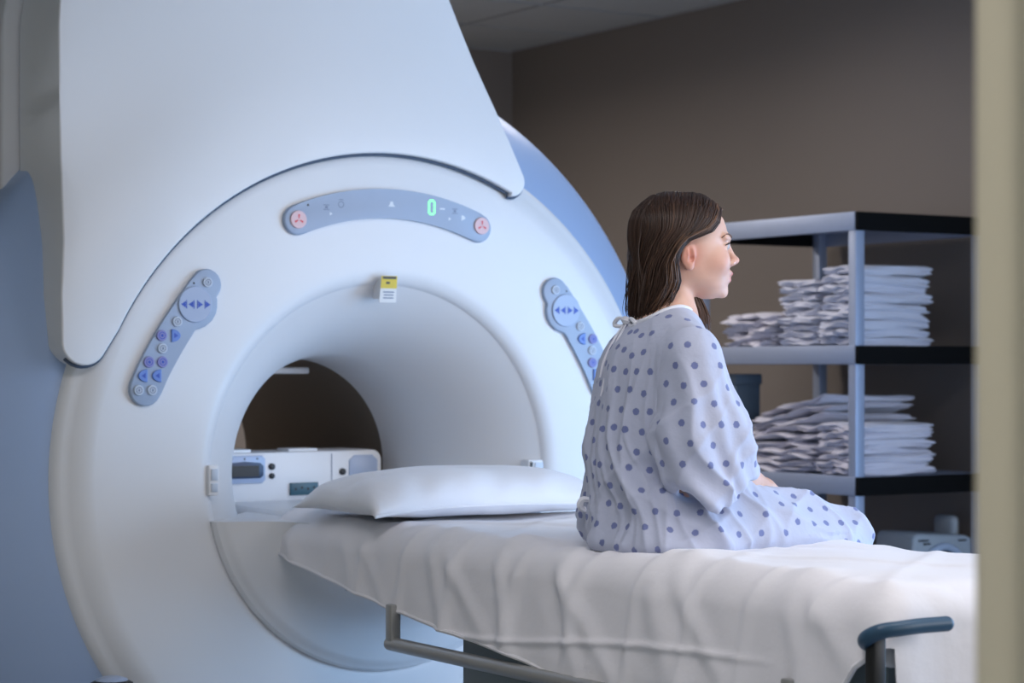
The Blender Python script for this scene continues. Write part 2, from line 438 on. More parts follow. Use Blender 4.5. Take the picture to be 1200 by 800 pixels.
# digit 0 and printed symbols
def decal(name, polys, mats, parent, y=YP-.0125):
    bm = bmesh.new()
    for pl, mi in polys: icon(bm, pl, y, mi)
    me = bpy.data.meshes.new(name); bm.to_mesh(me); bm.free()
    return link_mesh(name, me, mats, parent)
def rect(x, z, w, h): return [(x-w/2, z-h/2), (x+w/2, z-h/2), (x+w/2, z+h/2), (x-w/2, z+h/2)]
dx, dz = .152, 1.700
decal('digit_display', [(rect(dx-.0085, dz+.0085, .005, .016), 0), (rect(dx-.0085, dz-.0085, .005, .016), 0), (rect(dx+.0085, dz+.0085, .005, .016), 0), (rect(dx+.0085, dz-.0085, .005, .016), 0), (rect(dx, dz+.0185, .014, .005), 0), (rect(dx, dz-.0185, .014, .005), 0)], [M['green']], dp_ob)
for (x, z, k) in ((.186, 1.697, 'dash'), (-.173, 1.688, 'box'), (-.129, 1.697, 'ring'), (-.160, 1.671, 'tri'), (.026, 1.703, 'bell'), (.226, 1.692, 'box'), (.253, 1.674, 'heart'), (.209, 1.670, 'tri')):
    if k == 'dash': pl = [(rect(x, z, .016, .004), 0)]
    elif k == 'box': pl = [(rect(x, z+.006, .018, .002), 1), (rect(x, z-.006, .018, .002), 1), (rect(x, z, .008, .006), 1)]
    elif k == 'ring': pl = [(p, 1) for p, m_ in ring_icons(x, z, .009, 1)]+[(rect(x, z+.013, .014, .002), 1)]
    elif k == 'tri': pl = [(tri(x, z, .005), 0)]
    elif k == 'bell': pl = [([(x-.011, z-.006), (x+.011, z-.006), (x+.006, z), (x+.004, z+.008), (x-.004, z+.008), (x-.006, z)], 0)]
    else: pl = [([(x-.006, z-.008), (x+.008, z-.001), (x+.003, z+.006), (x-.006, z+.008)], 0)]
    decal('symbol', pl, [M['icon_white'], M['icon_grey']], dp_ob)
decal('sensor_dot', [(disc_poly(-.228, 1.692, .003, 10), 0)], [M['dark']], dp_ob)
# --- side control panels
def side_panel(sgn):
    off = lambda x: CX+sgn*(CX-x) if sgn > 0 else x           # mirror of the left-hand layout about the bore axis
    cl_ = catmull([(-.520, 1.474), (-.556, 1.424), (-.612, 1.345), (-.660, 1.265), (-.690, 1.203)], 24)
    hw = np.interp(np.linspace(0, 1, 24), [0, .2, 1], [.041, .043, .043])
    t = np.gradient(cl_, axis=0); t /= np.linalg.norm(t, axis=1)[:, None]
    nrm = np.stack([-t[:, 1], t[:, 0]], 1)          # one side of the strip
    A = cl_+nrm*hw[:, None]; B = cl_-nrm*hw[:, None]
    # swelling around the jog button on the bore side
    def bulge(Pt):
        c = np.array([-.552, 1.421]); d = Pt-c; L = np.linalg.norm(d, axis=1)
        return np.where((L < .062)[:, None], c+d/L[:, None]*.062, Pt)
    inner = A if A[:, 0].mean() > B[:, 0].mean() else B
    ib = bulge(inner)
    if inner is A: A = ib
    else: B = ib
    P = [tuple(p) for p in A]
    e = cl_[-1]; aa = math.atan2(*(A[-1]-e)[::-1]); 
    def cap(e, p, q, n=10):
        a = math.atan2(p[1]-e[1], p[0]-e[0]); b = math.atan2(q[1]-e[1], q[0]-e[0]); r = np.linalg.norm(p-e)
        out_t = e-cl_[len(cl_)//2]
        best = None
        for dd in (((b-a) % (2*math.pi)), -((a-b) % (2*math.pi))):
            m_ = a+dd/2
            if best is None or (math.cos(m_)*out_t[0]+math.sin(m_)*out_t[1]) > best[0]: best = (math.cos(m_)*out_t[0]+math.sin(m_)*out_t[1], dd)
        return [(e[0]+r*math.cos(a+best[1]*k/n), e[1]+r*math.sin(a+best[1]*k/n)) for k in range(1, n)]
    P += cap(cl_[-1], A[-1], B[-1]); P += [tuple(p) for p in B[::-1]]; P += cap(cl_[0], B[0], A[0])
    P = [(off(x), z) for x, z in P]
    ob = link_mesh('control_panel', bm_mesh('control_panel', plate_bm(P, YP-.012, YP+.004, .004, 3), True, 40), M['panelgrey'], sc)
    # jog button
    x, z = off(-.554), 1.422
    ic = []
    for q, d in ((-.033, -1), (-.012, -1), (.012, 1), (.033, 1)):
        for p_ in ([(x+q-.0085, z-.011), (x+q-.006, z-.011), (x+q-.006, z+.011), (x+q-.0085, z+.011)] if d > 0 else [(x+q+.006, z-.011), (x+q+.0085, z-.011), (x+q+.0085, z+.011), (x+q+.006, z+.011)],): ic.append((p_, 1))
        ic.append((tri(x+q, z, .0085, d), 1))
    b = button(ob, x, z, .047, [M['panelgrey2'], M['icon_blue']], icons=ic); b.name = 'jog_button'
    decal('sensor_dot', [(disc_poly(off(-.557), 1.477, .003, 10), 0)], [M['dark']], ob)
    rows = [(-.519, 1.480, 'p'), (-.604, 1.377, 'p'), (-.647, 1.341, 'v'), (-.608, 1.341, 'D'), (-.645, 1.308, 'p'), (-.682, 1.273, 'v'), (-.645, 1.273, 'v'), (-.699, 1.238, 'L'), (-.661, 1.238, 'L'), (-.710, 1.201, 'p'), (-.673, 1.201, 'p')]
    for (bx, bz, k) in rows:
        bx = off(bx)
        if k == 'p': button(ob, bx, bz, .0135, [M['btn'], M['icon_grey']], icons=ring_icons(bx, bz, .0085, 1, 12)+[(rect(bx, bz, .004, .007), 1)])
        elif k == 'v': button(ob, bx, bz, .0145, [M['btn_violet'], M['icon_blue']], icons=ring_icons(bx, bz, .0095, 1, 12)+[(disc_poly(bx, bz, .004, 8), 1)])
        else:
            d = 1 if k == 'D' else -1
            if sgn > 0: d = -d
            button(ob, bx, bz, .0165, [M['btn_blue'], M['icon_blue']], kind='D' if d > 0 else 'Dm', icons=[(tri(bx-.002*d, bz, .007, d), 1)])
    return ob
side_panel(-1); side_panel(1)
# hanging warning label at the top of the bore mouth
wl = link_mesh('warning_label', bm_mesh('warning_label', plate_bm([(-.014, 1.436), (.037, 1.436), (.041, 1.507), (-.007, 1.507)], -.022, -.018)), M['paper'], sc)
link_mesh('label_band', bm_mesh('label_band', plate_bm([(-.0105, 1.474), (.0392, 1.474), (.0412, 1.508), (-.0072, 1.508)], -.0232, -.0217)), M['yellow'], wl)
for (x, z, w, h, k) in ((.017, 1.503, .042, .007, 'dark'), (.012, 1.489, .012, .006, 'dark'), (.014, 1.464, .034, .003, 'icon_grey'), (.014, 1.456, .030, .003, 'icon_grey'), (.013, 1.448, .032, .003, 'icon_grey')):
    decal('label_print', [(rect(x, z, w, h), 0)], [M[k]], wl, y=-.0236)
link_mesh('label_bracket', bm_mesh('label_bracket', plate_bm([(-.006, 1.446), (.032, 1.446), (.032, 1.500), (-.006, 1.500)], -.018, .03)), M['white2'], wl)
# small plates on the lip
pl = box('intercom_plate', -.512, -.482, -.012, .03, .925, 1.005, M['white'], sc, .004)
box('switch', -.506, -.488, -.016, -.01, .935, .958, M['btn'], pl, .002); box('switch', -.506, -.488, -.016, -.01, .965, .995, M['btn'], pl, .002)
pr = box('socket_plate', .490, .545, .016, .075, .945, .995, M['white'], sc, .004)
box('socket', .495, .503, .0125, .018, .950, .990, M['dark'], pr, .001); box('switch', .510, .538, .0125, .018, .952, .988, M['btn'], pr, .001)
# lamp on the bore ceiling
bl = link_mesh('bore_lamp', bm_mesh('bore_lamp', box_bm(-.02, .10, .62, .655, 1.24, 1.26, .006, 2), True, 40), M['white'], sc)

# console standing inside the bore
bc = empty('bore_console', (0, .56, .83)); tag(bc, 'white console with a small display standing inside the bore', 'console')
cpoly = [(-.265, .848), (.272, .848), (.278, .90), (.278, .985)]
for k in range(1, 7):
    a = math.radians(90*k/6); cpoly.append((.248+.030*math.cos(a), .985+.030*math.sin(a)))
cpoly += [(-.265, 1.012)]
link_mesh('body', bm_mesh('body', plate_bm(cpoly, .50, .70, .006, 2), True, 40), M['white'], bc)
ds = link_mesh('display_housing', bm_mesh('display_housing', plate_bm([(-.232, .925), (-.118, .925), (-.108, .935), (-.108, .995), (-.118, 1.005), (-.232, 1.005)], .490, .502, .004, 2), True, 40), M['panelgrey2'], bc)
link_mesh('bezel', bm_mesh('bezel', plate_bm([(-.232, .940), (-.126, .940), (-.116, .948), (-.116, .975), (-.126, .984), (-.175, .988), (-.232, .984)], .486, .492, .002, 2), True, 40), mat('bezel_navy', (40, 60, 92), 0.4), ds)
link_mesh('screen', bm_mesh('screen', plate_bm([(-.228, .945), (-.132, .945), (-.132, .977), (-.228, .977)], .483, .487)), M['dark'], ds)
for x in (-.215, -.175, -.135): decal('indicator', [(disc_poly(x, .996, .003, 8), 0)], [M['dark']], ds, y=.4895)
for (x, z, r) in ((-.085, .972, .0095), (-.085, .945, .0085), (.146, .952, .010)):
    link_mesh('socket', bm_mesh('socket', plate_bm(disc_poly(x, z, r), .492, .502, .002, 2), True, 40), M['dark'], bc)
link_mesh('connector', bm_mesh('connector', plate_bm(rect(.018, .905, .09, .036), .490, .502, .003, 2), True, 40), mat('connector_teal', (50, 92, 108), 0.4), bc)
for k in range(4): decal('pin', [(disc_poly(-.012+.02*k, .905+.004*(k % 2), .004, 8), 0)], [M['dark']], bc, y=.4885)
link_mesh('side_panel', bm_mesh('side_panel', plate_bm([(.168, .93), (.262, .93), (.262, .985), (.245, 1.0), (.185, 1.0), (.168, .985)], .496, .502, .002, 2), True, 40), M['panelgrey2'], bc)
decal('joint', [(rect(.11, .955, .0025, .10), 0)], [M['icon_grey']], bc, y=.4985)
for (x0, x1) in ((-.225, -.14), (-.02, .075)): box('flap', x0, x1, .52, .60, 1.012, 1.022, M['white'], bc, .003)
# cradle shelf bridging the bore mouth
br = box('bridge_shelf', -.278, .318, .04, .55, .820, .850, M['white2'], sc, .006)
box('bridge_top', -.255, .295, -.10, .495, .850, .874, M['white'], sc, .006)

# foot pedal on the floor at the left of the plinth
fp_c = (-.815, -.10)
fp = empty('foot_pedal', (fp_c[0], fp_c[1], .0)); tag(fp, 'dark round pedal with grey cap at the foot of the scanner', 'pedal')
def lathe(name, prof, c, m, parent, n=32):
    V = []; Fc = []
    for r, z in prof:
        for k in range(n):
            a = 2*math.pi*k/n; V.append((c[0]+r*math.cos(a), c[1]+r*math.sin(a), z))
    for i in range(len(prof)-1):
        for k in range(n): Fc.append((i*n+k, i*n+(k+1) % n, (i+1)*n+(k+1) % n, (i+1)*n+k))
    Fc.append(tuple(range(n-1, -1, -1))); Fc.append(tuple((len(prof)-1)*n+k for k in range(n)))
    return link_mesh(name, np_mesh(name, V, Fc, True, 45), m, parent)
lathe('pedestal', [(.09, 0), (.09, .02), (.05, .04), (.035, .43)], fp_c, M['teal'], fp)
lathe('rim', [(.035, .43), (.052, .44), (.058, .458), (.052, .474), (.040, .480)], fp_c, M['dark'], fp)
lathe('cap', [(.042, .477), (.038, .484), (.022, .489), (.004, .490)], fp_c, M['panelgrey2'], fp)

# ------------------------------------------------------------------ the patient table
pt = empty('patient_table', (0, -1.4, 0)); tag(pt, 'wheeled patient table with grey pedestal and metal side rail', 'table')
ZT = 0.875
box('table_top', -.30, .30, -2.40, -.05, .735, .80, M['white2'], pt, .015, 3)
box('frame', -.27, .27, -2.36, -.30, .69, .738, M['table'], pt, .008)
box('pedestal', -.285, .285, -2.0, -.915, .10, .692, M['table'], pt, .01)
box('base', -.30, .30, -2.10, -.85, .06, .14, M['table'], pt, .02)
box('end_panel', -.27, .27, -2.38, -2.0, .40, .69, M['tealpanel'], pt, .012)
box('lower_panel', -.26, .26, -2.30, -2.01, .12, .42, M['tealpanel'], pt, .01)
for (x, y) in ((-.26, -2.05), (.26, -2.05), (-.26, -.90), (.26, -.90)):
    link_mesh('caster', bm_mesh('caster', plate_bm(disc_poly(x, .045, .045, 20), y-.02, y+.02, .006, 2), True, 40), M['dark'], pt)
# side rail with brackets
rl = link_mesh('side_rail', tube_mesh('side_rail', [(-.358, -.705, .605), (-.358, -1.2, .605), (-.358, -1.7, .605), (-.358, -2.25, .605)], .0165, 14), M['metal'], pt)
for y in (-.722, -2.2):
    box('bracket', -.372, -.345, y-.015, y+.015, .592, .70, M['metal'], rl, .004)
box('rail_slot', -.376, -.373, -1.60, -1.555, .598, .612, M['dark'], rl)
rl2 = link_mesh('side_rail', tube_mesh('side_rail', [(.358, -.705, .605), (.358, -1.5, .605), (.358, -2.25, .605)], .0165, 14), M['metal'], pt)
for y in (-.722, -2.2): box('bracket', .262, .374, y-.018, y+.018, .592, .70, M['metal'], rl2, .004)
# push handle at the foot, near corner
hp = catmull([(-.25, -2.34, .775), (-.335, -2.385, .780), (-.378, -2.425, .796), (-.378, -2.462, .812), (-.345, -2.474, .816), (-.30, -2.475, .818), (-.240, -2.475, .818)], 30)
hd = link_mesh('push_handle', tube_mesh('push_handle', hp, .0135, 14), M['teal'], pt)
box('strut', -.372, -.345, -2.44, -2.415, .60, .80, M['dark'], hd, .003)
bmh = bmesh.new(); bmesh.ops.create_uvsphere(bmh, u_segments=14, v_segments=8, radius=.0135)
for v in bmh.verts: v.co += Vector((-.240, -2.475, .818))
link_mesh('end_cap', bm_mesh('end_cap', bmh, True), M['teal'], hd)

# mattress (all but hidden by the sheet)
mt = box('mattress', -.305, .305, -2.41, -.07, .801, .862, M['pillow'], None, .028, 4)
tag(mt, 'thin foam mattress under the white sheet on the table', 'mattress')
# ------------------------------------------------------------------ bed sheet
def noise1(x, seed, n=6, f0=1.0):
    r = np.random.default_rng(seed); out = 0*x
    for k in range(n):
        f = f0*(1+k*.83)*(0.8+.4*r.random()); out = out+np.sin(x*f*2*np.pi+r.random()*6.28)*(.5+r.random()*.5)/(1+.45*k)
    return out/1.6
def ridge(x):                        # soft-crested folds
    return 1-np.abs(np.mod(x, 2.0)-1.0)*2.0
def sheet_mesh():
    hw, ct, rr = .262, .879, .075          # flat half width, top height, edge rounding
    y_head, y_foot = -.025, -2.352
    nv, nu = 250, 150
    hemY = [-.06, -.20, -.37, -.68, -.93, -1.22, -1.39, -1.7, -2.0, -2.2, -2.30, -2.38, -2.44, -2.5]
    hemZ = [.775, .752, .728, .688, .662, .640, .614, .560, .548, .600, .665, .745, .80, .80]
    Lfoot = .30
    vlen = (y_head-y_foot)+Lfoot
    V = np.zeros((nv, nu, 3))
    vs = np.linspace(0, 1, nv)**1.0*vlen
    for i, v in enumerate(vs):
        fl = y_head-y_foot
        over = max(0.0, v-fl)                       # length past the foot edge
        q = math.pi/2*rr
        if over <= 0: y, dv = y_head-v, 0.0
        elif over < q: a = over/rr; y, dv = y_foot-rr*math.sin(a), rr*(1-math.cos(a))
        else: y, dv = y_foot-rr-.10*(over-q), rr+(over-q)
        hz = np.interp(-y, [-h for h in hemY], hemZ) if over <= 0 else .80
        near_len = max(.02, ct-hz-rr+math.pi/2*rr) if over <= 0 else .20+(.055-.20)*min(1, over/.13)
        far_len = .20
        s = np.concatenate([np.linspace(-1, 0, 70)[:-1]*near_len-hw, np.linspace(-hw, hw, 50), hw+np.linspace(0, 1, 32)[1:]*far_len])
        s = s[:nu]
        e = np.maximum(np.abs(s)-hw, 0); sg_ = np.sign(s)
        a = np.minimum(e/rr, math.pi/2)
        x = sg_*(np.minimum(np.abs(s), hw)+rr*np.sin(a))
        du = rr*(1-np.cos(a))+np.maximum(e-q, 0)
        t = np.clip((e-q*.3)/.20, 0, 1.2)              # 0 at the edge, 1 well down the side
        near = s < 0
        yy = y + 0*x
        # hanging folds on the near side: broad, partly slanting
        yw = yy+.10*du+.02*np.sin(3+yy*5)
        env = .35+.65*np.clip((-yy-.35)/.5, 0, 1)
        def fold(p, w): q_ = np.mod(p, 1.0); return np.exp(-((q_-.5)/w)**2)
        f1 = fold(yw*3.1+.25*np.sin(yw*5)+.9*du, .10)+.8*fold(yw*4.7-1.3*du+.3+.2*np.sin(yw*3), .09)+.7*fold(yw*2.3+2.2*du+.6, .08)
        f2 = np.sin(yw*29+2*np.sin(yw*9)+12*du)*.5
        tt_ = np.clip((e-.02)/.10, 0, 1)
        bow = .016*t + .015*f1*tt_*env*(1-.35*t) + .0030*f2*tt_
        # tucked crease running along the side
        crz = .665+.02*np.sin(yy*3+.5)+np.clip((-yy-1.3), 0, 2)*.055
        zc = ct-du
        cr = np.exp(-((zc-crz)/.006)**2)*np.clip((-yy-.62)/.1, 0, 1)*np.clip((2.15+yy)/.2, 0, 1)
        bow = bow+.007*cr
        x = x+sg_*bow*np.where(near, 1, .6)
        z = ct-du-dv
        # wrinkles on top: pulled lines towards the seat and towards the near edge
        top = np.clip(1-e/.06, 0, 1)
        wr_ = .0030*np.sin(yy*11+2.2*np.sin(x*6+yy*2)+x*5)+.0022*np.sin(x*17-yy*7+1.5*np.sin(yy*5))+.005*fold(yy*1.7+x*1.4+.15*np.sin(x*9), .05)+.004*fold(yy*2.3-x*1.9+.4, .05)
        edge_w = np.where(s < 0, 1.0, .15)*np.exp(-((np.abs(s)-hw-.02)/.06)**2)*(.007*f1*env+.002*np.sin(yw*31))
        # seat hollow and the swell around it
        rr_ = np.hypot((x+.08)/.26, (yy+1.44)/.23)
        seat = -.010*np.exp(-rr_**2*1.2)+.004*np.exp(-((rr_-1.35)/.22)**2)
        radial = .003*np.sin(np.arctan2(yy+1.44, x+.08)*9)*np.exp(-((rr_-1.4)/.5)**2)
        # pillow end a bit higher
        z = z+(wr_+radial)*top+edge_w+seat*np.clip(1-e/.1, 0, 1)
        z = z+.010*np.exp(-((yy+1.95)/.22)**2)*np.clip(1-e/.09, 0, 1)*np.clip(.6-x*1.2, 0, 1)
        if over > 0:                                   # foot drape folds
            fx = np.sin(x*34+1.3*np.sin(x*11))*.5+ridge(x*7+.3)*.4
            y = y-.016*fx*min(1, over/.15)
            yy = y+0*x if np.ndim(y) == 0 else y
        V[i, :, 0] = x; V[i, :, 1] = yy; V[i, :, 2] = z
    idx = np.arange(nv*nu).reshape(nv, nu)
    Fc = np.stack([idx[:-1, :-1], idx[1:, :-1], idx[1:, 1:], idx[:-1, 1:]], -1).reshape(-1, 4)
    return V, Fc
SV, SF = sheet_mesh()
bs = empty('bed_sheet', (0, -1.25, .80)); tag(bs, 'rumpled white sheet spread over the patient table', 'sheet')
me = np_mesh('sheet_cloth', SV.reshape(-1, 3), SF, True)
cloth = link_mesh('sheet_cloth', me, M['sheet'], bs)
so = cloth.modifiers.new('thickness', 'SOLIDIFY'); so.thickness = .0025; so.offset = -1
# stitched hem along the near side
link_mesh('hem', tube_mesh('hem', [tuple(SV[i, 0]+np.array([.003, 0, .002])) for i in range(0, 226, 3)], .0055, 6), M['sheet'], bs)

# ------------------------------------------------------------------ pillow
def pillow():
    n, m = 64, 44
    L, W, Hh = .365, .225, .088          # half length (across the table), half width, half height
    V = []; Fc = []
    c = np.array([.0, -.42, .0])
    for side in (1, -1):
        for i in range(n+1):
            for j in range(m+1):
                u = -1+2*i/n; v = -1+2*j/m
                # pinch the corners outward, pull the edges in
                ex = L*u*(1-.07*(1-abs(u))*0-.055*(1-v*v)*abs(u)**3); ey = W*v*(1-.10*(1-u*u)*abs(v)**3)
                body = max(0, (1-abs(u)**3.6))**.5*max(0, (1-abs(v)**3.0))**.55
                h = Hh*body
                wrk = .006*math.sin(9*u+3*v+2*math.sin(4*v))*body**.5*(1-body*.5)+.004*math.sin(22*u-6*v)*(1-body)*min(1, body*6)
                z = side*h*(1.0 if side > 0 else .36)+wrk*(1 if side > 0 else .3)-.016*(abs(u)*abs(v))**3
                z += .0 if side > 0 else 0
                V.append((c[0]+ex, c[1]+ey+.0, z))
    k0 = (n+1)*(m+1)
    for s_ in (0, 1):
        for i in range(n):
            for j in range(m):
                q = [s_*k0+i*(m+1)+j, s_*k0+(i+1)*(m+1)+j, s_*k0+(i+1)*(m+1)+j+1, s_*k0+i*(m+1)+j+1]
                Fc.append(q if s_ == 0 else q[::-1])
    return V, Fc
pv, pf = pillow()
zmin = min(p[2] for p in pv)
pv = [(p[0], p[1], p[2]-zmin+.884) for p in pv]
me = np_mesh('pillow', pv, pf, True)
b = bmesh.new(); b.from_mesh(me); bmesh.ops.remove_doubles(b, verts=b.verts, dist=.0004); b.to_mesh(me); b.free(); me.shade_smooth()
pw = empty('pillow', (.03, -.42, .884)); tag(pw, 'soft white pillow on the table beside the bore', 'pillow')
link_mesh('pillowcase', me, M['pillow'], pw)
per = []
for i in range(65): per.append(pv[i*45+0])
link_mesh('seam', tube_mesh('seam', per, .004, 6), M['pillow'], pw)
#@@P0
# ------------------------------------------------------------------ the person: distance-field modelling
class Field:
    def __init__(self, xs, ys, zs):
        self.ax = [np.asarray(a, np.float32) for a in (xs, ys, zs)]
        self.v = np.full([len(a) for a in self.ax], 0.2, np.float32)
    def block(self, lo, hi):
        s = []
        for a, l, h in zip(self.ax, lo, hi):
            i0 = max(0, np.searchsorted(a, l)-1); i1 = min(len(a), np.searchsorted(a, h)+1)
            if i1-i0 < 1: return None
            s.append(slice(i0, i1))
        g = np.meshgrid(*[a[q] for a, q in zip(self.ax, s)], indexing='ij', sparse=True)
        return tuple(s), g
    def add(self, fn, lo, hi, k=.02, op='u'):
        m = k+.03
        r = self.block([l-m for l in lo], [h+m for h in hi])
        if r is None: return
        s, g = r
        d = fn(*g).astype(np.float32); a = self.v[s]
        if op == 'u':
            h = np.maximum(k-np.abs(a-d), 0)/max(k, 1e-6); self.v[s] = np.minimum(a, d)-h*h*k*.25
        else:
            d = -d; h = np.maximum(k-np.abs(a-d), 0)/max(k, 1e-6); self.v[s] = np.maximum(a, d)+h*h*k*.25
    # primitives, in world coordinates
    def ell(self, c, r, k=.02, op='u', F=None):
        c = np.array(c, float); r = np.array(r, float)
        if F is None:
            def fn(x, y, z): return ell_d(x-c[0], y-c[1], z-c[2], r)
            self.add(fn, c-r, c+r, k, op)
        else:
            w = F.to_world(c); R_ = r.max()
            def fn(x, y, z):
                a, b, e = F.to_local(x, y, z); return ell_d(a-c[0], b-c[1], e-c[2], r)
            self.add(fn, w-R_, w+R_, k, op)
    def cap(self, a, b, ra, rb, k=.02, op='u', F=None):
        a = np.array(a, float); b = np.array(b, float)
        if F is not None: a = F.to_world(a); b = F.to_world(b)
        R_ = max(ra, rb); ba = b-a; L = ba@ba
        def fn(x, y, z):
            px, py, pz = x-a[0], y-a[1], z-a[2]
            h = np.clip((px*ba[0]+py*ba[1]+pz*ba[2])/L, 0, 1)
            return np.sqrt((px-h*ba[0])**2+(py-h*ba[1])**2+(pz-h*ba[2])**2)-(ra+(rb-ra)*h)
        self.add(fn, np.minimum(a, b)-R_, np.maximum(a, b)+R_, k, op)
    def mesh(self):
        v = self.v; X, Y, Z = self.ax
        ins = v < 0
        nx, ny, nz = v.shape
        cnt = np.zeros((nx-1, ny-1, nz-1), np.int8)
        for i in (0, 1):
            for j in (0, 1):
                for k in (0, 1): cnt += ins[i:nx-1+i, j:ny-1+j, k:nz-1+k]
        act = (cnt > 0) & (cnt < 8)
        I, J, K = np.nonzero(act)
        idx = np.full(act.shape, -1, np.int64); idx[I, J, K] = np.arange(len(I))
        P = np.zeros((len(I), 3)); N = np.zeros(len(I))
        cor = [(i, j, k) for i in (0, 1) for j in (0, 1) for k in (0, 1)]
        for c1 in cor:
            for d in range(3):
                if c1[d] == 1: continue
                c2 = list(c1); c2[d] = 1
                a = v[I+c1[0], J+c1[1], K+c1[2]]; b = v[I+c2[0], J+c2[1], K+c2[2]]
                x = (a < 0) != (b < 0)
                t = np.where(x, a/np.where(x, a-b, 1), 0)
                p1 = np.stack([X[I+c1[0]], Y[J+c1[1]], Z[K+c1[2]]], 1); p2 = np.stack([X[I+c2[0]], Y[J+c2[1]], Z[K+c2[2]]], 1)
                P += np.where(x[:, None], p1+(p2-p1)*t[:, None], 0); N += x
        P /= N[:, None]
        Fs = []
        for d in range(3):
            o = [1, 2, 0][d]; q = [2, 0, 1][d]
            sl0 = [slice(None)]*3; sl1 = [slice(None)]*3
            sl0[d] = slice(0, -1); sl1[d] = slice(1, None)
            s0 = ins[tuple(sl0)]; s1 = ins[tuple(sl1)]
            cr = s0 != s1
            E_ = np.array(np.nonzero(cr))
            ok = (E_[o] > 0) & (E_[q] > 0) & (E_[o] < v.shape[o]-1) & (E_[q] < v.shape[q]-1)
            E_ = E_[:, ok]; flip = s1[tuple(E_)]
            def cell(do, dq):
                e = E_.copy(); e[o] -= do; e[q] -= dq; return idx[tuple(e)]
            f = np.stack([cell(1, 1), cell(0, 1), cell(0, 0), cell(1, 0)], 1)
            f[flip] = f[flip][:, ::-1]
            Fs.append(f)
        return P, np.concatenate(Fs)
def ell_d(x, y, z, r):
    k0 = np.sqrt((x/r[0])**2+(y/r[1])**2+(z/r[2])**2)+1e-9
    k1 = np.sqrt((x/r[0]**2)**2+(y/r[1]**2)**2+(z/r[2]**2)**2)+1e-9
    return k0*(k0-1)/k1
def smooth_mesh(P, Fc, it=2, lam=.5):
    e = np.concatenate([Fc[:, [0, 1]], Fc[:, [1, 2]], Fc[:, [2, 3]], Fc[:, [3, 0]]]); e = np.concatenate([e, e[:, ::-1]])
    n = len(P); deg = np.bincount(e[:, 0], minlength=n).astype(float)
    for _ in range(it):
        S = np.stack([np.bincount(e[:, 0], P[e[:, 1], d], minlength=n) for d in range(3)], 1)/np.maximum(deg, 1)[:, None]
        P = P+(S-P)*lam
    return P
def vnormals(P, Fc):
    n = np.cross(P[Fc[:, 2]]-P[Fc[:, 0]], P[Fc[:, 3]]-P[Fc[:, 1]])
    out = np.stack([sum(np.bincount(Fc[:, c], n[:, d], minlength=len(P)) for c in range(4)) for d in range(3)], 1)
    return out/(np.linalg.norm(out, axis=1)[:, None]+1e-12)
def fast_mesh(name, P, Fc):
    me = bpy.data.meshes.new(name)
    me.vertices.add(len(P)); me.vertices.foreach_set('co', P.astype(np.float32).ravel())
    me.loops.add(Fc.size); me.loops.foreach_set('vertex_index', Fc.astype(np.int32).ravel())
    me.polygons.add(len(Fc)); me.polygons.foreach_set('loop_start', np.arange(0, Fc.size, Fc.shape[1], dtype=np.int32))
    me.update(calc_edges=True); me.validate(); me.shade_smooth()
    return me
class Frame:
    def __init__(self, o, f, l, u): self.o, self.f, self.l, self.u = [np.array(a, float) for a in (o, f, l, u)]
    def to_world(self, p): p = np.asarray(p, float); return self.o+p[..., 0:1]*self.f+p[..., 1:2]*self.l+p[..., 2:3]*self.u if p.ndim > 1 else self.o+p[0]*self.f+p[1]*self.l+p[2]*self.u
    def to_local(self, x, y, z):
        a, b, c = x-self.o[0], y-self.o[1], z-self.o[2]
        return tuple(a*e[0]+b*e[1]+c*e[2] for e in (self.f, self.l, self.u))
rv = np.array([math.cos(TH), -math.sin(TH), 0]); fv = np.array([math.sin(TH), math.cos(TH), 0])
HYAW = math.radians(9)
hf = math.cos(HYAW)*rv+math.sin(HYAW)*fv; hl = np.array([-hf[1], hf[0], 0])
HEAD = Frame((-.043, -1.445, 1.524), hf, hl, (0, 0, 1))
# head slices: height, front, back, half width
SL = np.array([
 (.1000, .000, -.030, .012), (.097, .030, -.052, .032), (.090, .051, -.073, .048), (.075, .074, -.091, .062), (.055, .089, -.100, .070), (.035, .0955, -.103, .0735),
 (.015, .0965, -.103, .0745), (-.002, .0945, -.101, .0735), (-.02, .0960, -.096, .070), (-.04, .1000, -.086, .0655), (-.06, .1020, -.066, .0605),
 (-.075, .1000, -.040, .0560), (-.09, .0950, -.012, .0475), (-.102, .0890, .012, .0370), (-.1105, .0790, .030, .0260), (-.1155, .062, .040, .012)])
zt = np.linspace(-.1155, .1000, 240)
def slice_tab(c):
    t = np.interp(zt, SL[::-1, 0], SL[::-1, c]); 
    kk = np.ones(9)/9; tp = np.pad(t, 4, mode='edge'); return np.convolve(tp, kk, 'valid')
T_f, T_b, T_w = slice_tab(1), slice_tab(2), slice_tab(3)
def head_base(x, y, z):
    zz = np.clip(z, -.1155, .1000)
    f = np.interp(zz, zt, T_f); b = np.interp(zz, zt, T_b); w = np.interp(zz, zt, T_w)
    xm = b+.50*(f-b); dx = x-xm
    a = np.where(dx > 0, f-xm, xm-b)
    p = 2.15
    g = ((np.abs(dx)/a)**p+(np.abs(y)/w)**p)**(1/p)
    d = (g-1)*np.minimum(a, w)*.92
    dz = np.maximum(np.maximum(z-.1000, -.1155-z), 0)
    return np.where(dz > 0, np.sqrt(np.maximum(d, 0)**2+dz**2), d)
def frange(*segs):
    out = []
    for a, b, s in segs: out += list(np.arange(a, b, s))
    return np.array(out)
BF = Field(frange((-.34, -.19, .009), (-.19, .11, .0023), (.11, .34, .005), (.34, .68, .010)),
           frange((-1.78, -1.60, .009), (-1.60, -1.30, .0023), (-1.30, -1.10, .009)),
           frange((.36, .94, .011), (.94, 1.03, .005), (1.03, 1.33, .008), (1.33, 1.37, .004), (1.37, 1.65, .0023)))
